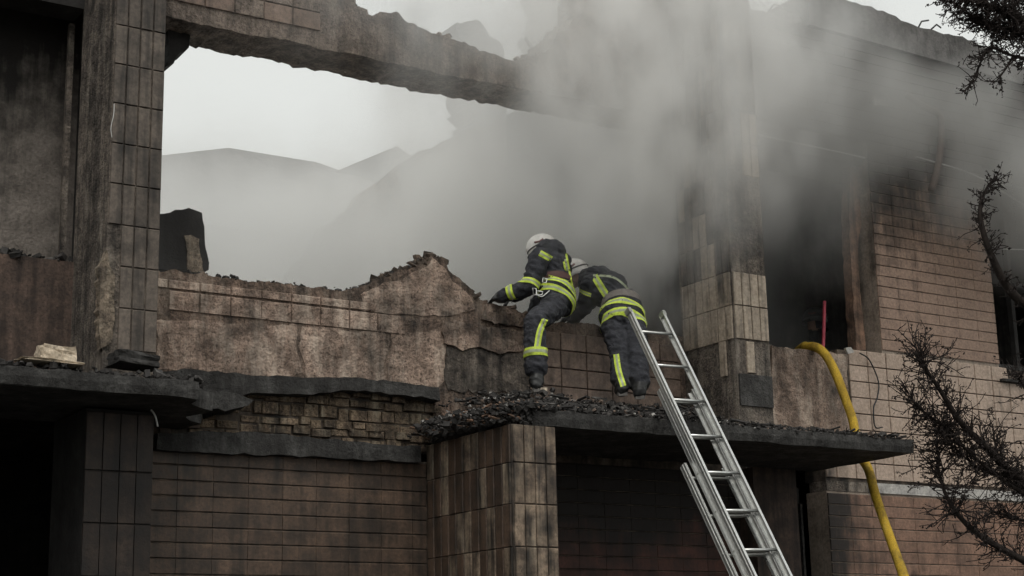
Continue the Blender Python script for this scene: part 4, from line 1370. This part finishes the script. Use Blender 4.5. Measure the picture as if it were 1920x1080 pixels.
branch([(2040, 1080), (1960, 950), (1900, 890), (1850, 840), (1800, 790), (1765, 735), (1735, 690), (1726, 672)], [8.0, 7.95, 7.9, 7.88, 7.85, 7.82, 7.8, 7.8], .050, .004, 85, .24)
branch([(2050, 1110), (1960, 1070), (1880, 1030), (1820, 990), (1780, 940), (1762, 890), (1758, 840)], [8.0, 8.0, 8.02, 8.05, 8.05, 8.08, 8.1], .040, .004, 80, .24)
branch([(1960, 950), (1880, 900), (1820, 850), (1770, 800), (1730, 770), (1705, 745)], [7.95, 7.9, 7.9, 7.95, 8.0, 8.0], .016, .003, 85, .20)
branch([(1900, 890), (1850, 885), (1800, 850), (1770, 820), (1745, 790)], [7.9, 7.95, 8.0, 8.0, 8.0], .012, .003, 85, .19)
branch([(2040, 700), (1960, 600), (1900, 552), (1868, 500), (1845, 440), (1838, 390), (1852, 350), (1868, 333)], [8.0, 8.05, 8.1, 8.1, 8.1, 8.1, 8.1, 8.1], .052, .004, 75, .13)
branch([(2060, 150), (1960, 70), (1900, 30), (1840, 5), (1790, -10)], [8.0, 7.9, 7.85, 7.8, 7.8], .060, .008, 200, .22, 1, (0, 0, -.15))
branch([(2060, 180), (1960, 120), (1900, 105), (1860, 90), (1846, 100), (1830, 140), (1815, 165)], [8.0, 7.95, 7.9, 7.9, 7.9, 7.9, 7.9], .018, .003, 45, .15, 1, (-.2, 0, -.4))
branch([(1900, 105), (1885, 130), (1870, 150), (1862, 155)], [7.9, 7.9, 7.9, 7.9], .010, .003, 40, .12, 1, (-.1, 0, -.3))
branch([(2050, 60), (1960, 20), (1900, -20), (1850, -50)], [8.0, 8.1, 8.2, 8.2], .04, .008, 220, .22, 1, (0, 0, -.25))
branch([(2050, 90), (1960, 60), (1910, 60), (1860, 50), (1820, 30)], [8.0, 8.0, 7.95, 7.9, 7.9], .03, .005, 200, .16)
branch([(2040, 820), (1980, 780), (1930, 740), (1905, 700)], [8.0, 8.1, 8.2, 8.2], .025, .004, 80, .18)
branch([(2040, 1000), (1960, 940), (1900, 910), (1870, 850), (1862, 800)], [8.0, 8.2, 8.25, 8.3, 8.3], .025, .004, 75, .18)
branch([(2040, 1130), (1960, 1000), (1900, 970), (1860, 960)], [8.0, 8.2, 8.25, 8.3], .02, .004, 75, .18)
tw = tpart(link('twigs', to_mesh(twig_bm, 'twigs'), None, [M['twig']]), 'stuff')
bd = tpart(link('dry_leaves', to_mesh(bud_bm, 'dry_leaves'), None, [M['twig']]), 'stuff')

# ------------------------------------------------------------------ smoke
def smoke_box(lo_, hi_, blobs, colour, dens, step, nscale, label, seed=0.0, nlo=.30, nhi=.72, aniso=.2):
    m = bpy.data.materials.new('smoke_volume')
    m.use_nodes = True
    nt = m.node_tree
    nt.nodes.clear()
    out = nt.nodes.new('ShaderNodeOutputMaterial')
    vol = nt.nodes.new('ShaderNodeVolumePrincipled')
    nt.links.new(vol.outputs[0], out.inputs['Volume'])
    vol.inputs['Color'].default_value = (*colour, 1)
    vol.inputs['Anisotropy'].default_value = aniso
    geo = nt.nodes.new('ShaderNodeNewGeometry')
    pos = geo.outputs['Position']
    # billowing: bend the coordinates a little before the falloffs
    wn_ = nt.nodes.new('ShaderNodeTexNoise')
    wn_.inputs['Scale'].default_value = .55
    wn_.inputs['Detail'].default_value = 1
    nt.links.new(pos, wn_.inputs['Vector'])
    w1 = nt.nodes.new('ShaderNodeVectorMath'); w1.operation = 'SUBTRACT'
    nt.links.new(wn_.outputs['Color'], w1.inputs[0]); w1.inputs[1].default_value = (.5, .5, .5)
    w2 = nt.nodes.new('ShaderNodeVectorMath'); w2.operation = 'SCALE'
    nt.links.new(w1.outputs[0], w2.inputs[0]); w2.inputs['Scale'].default_value = 1.6
    w3 = nt.nodes.new('ShaderNodeVectorMath'); w3.operation = 'ADD'
    nt.links.new(pos, w3.inputs[0]); nt.links.new(w2.outputs[0], w3.inputs[1])
    wp = w3.outputs[0]
    tot = None
    for c, r_, k in blobs:
        a = nt.nodes.new('ShaderNodeVectorMath'); a.operation = 'SUBTRACT'
        nt.links.new(wp, a.inputs[0]); a.inputs[1].default_value = c
        b = nt.nodes.new('ShaderNodeVectorMath'); b.operation = 'DIVIDE'
        nt.links.new(a.outputs[0], b.inputs[0]); b.inputs[1].default_value = r_
        l = nt.nodes.new('ShaderNodeVectorMath'); l.operation = 'LENGTH'
        nt.links.new(b.outputs[0], l.inputs[0])
        f = math_node(nt, 'MULTIPLY', map_range(nt, l.outputs['Value'], 1.0, .25, 0, 1, True), k)
        tot = f if tot is None else math_node(nt, 'ADD', tot, f)
    mp = nt.nodes.new('ShaderNodeMapping')
    mp.inputs['Location'].default_value = (seed, seed * .7, 0)
    mp.inputs['Rotation'].default_value = (0, math.radians(25), 0)
    mp.inputs['Scale'].default_value = (1.0, 1.0, .6)
    nt.links.new(pos, mp.inputs['Vector'])
    n = nt.nodes.new('ShaderNodeTexNoise')
    n.inputs['Scale'].default_value = nscale
    n.inputs['Detail'].default_value = 3.0
    n.inputs['Roughness'].default_value = .55
    n.inputs['Distortion'].default_value = .0
    nt.links.new(mp.outputs['Vector'], n.inputs['Vector'])
    nz = map_range(nt, n.outputs['Fac'], nlo, nhi, .06, 1.9)
    d = math_node(nt, 'MULTIPLY', math_node(nt, 'MULTIPLY', tot, nz), dens)
    nt.links.new(d, vol.inputs['Density'])
    try: m.cycles.volume_step_rate = step
    except Exception: pass
    try: m.volume_intersection_method = 'FAST'
    except Exception: pass
    o = box('smoke', lo_[0], hi_[0], lo_[1], hi_[1], lo_[2], hi_[2], m)
    return tag(o, label, 'smoke', kind='stuff')

smoke_box((5.2, 11.7, 4.6), (14.2, 14.55, 10.6), [
    ((10.5, 13.2, 8.0), (2.5, 1.7, 2.5), 1.4),
    ((8.2, 13.3, 8.5), (2.8, 1.3, 1.5), .60),
    ((12.4, 13.2, 8.6), (1.8, 1.4, 1.3), .50),
    ((10.6, 13.8, 6.6), (1.7, 1.2, 1.8), .75),
], (.982, .976, .964), .9, .6, 1.7, 'grey smoke drifting past the lintel and the tan pillar', 3.1, .38, .64)
smoke_box((11.6, 12.0, 5.6), (20.5, 14.5, 10.2), [
    ((13.4, 13.4, 8.2), (2.3, 1.3, 1.4), .60),
    ((15.6, 13.4, 8.1), (2.5, 1.2, 1.4), 1.35),
    ((17.6, 13.4, 7.6), (2.2, 1.2, 1.5), 1.2),
    ((13.0, 13.8, 7.2), (1.4, 1.2, 1.5), .70),
], (.66, .655, .64), .9, .6, 1.6, 'darker grey smoke over the upper right wall and windows', 1.7, .36, .66)
smoke_box((2.0, 14.6, 4.42), (24, 35, 12.6), [
    ((8.0, 18.0, 4.9), (7.0, 4.6, 3.5), 1.15),
    ((10.4, 16.2, 7.0), (3.2, 2.6, 2.9), 1.6),
    ((14.0, 25.0, 5.6), (13, 7.0, 6.2), .75),
    ((13.2, 15.6, 6.4), (1.6, 2.0, 2.0), .26),
    ((12.6, 19.6, 11.0), (3.2, 1.7, 2.4), .35),
], (.992, .988, .977), .9, .6, .9, 'pale smoke filling the big opening and the yard behind', 0.0, .36, .66)
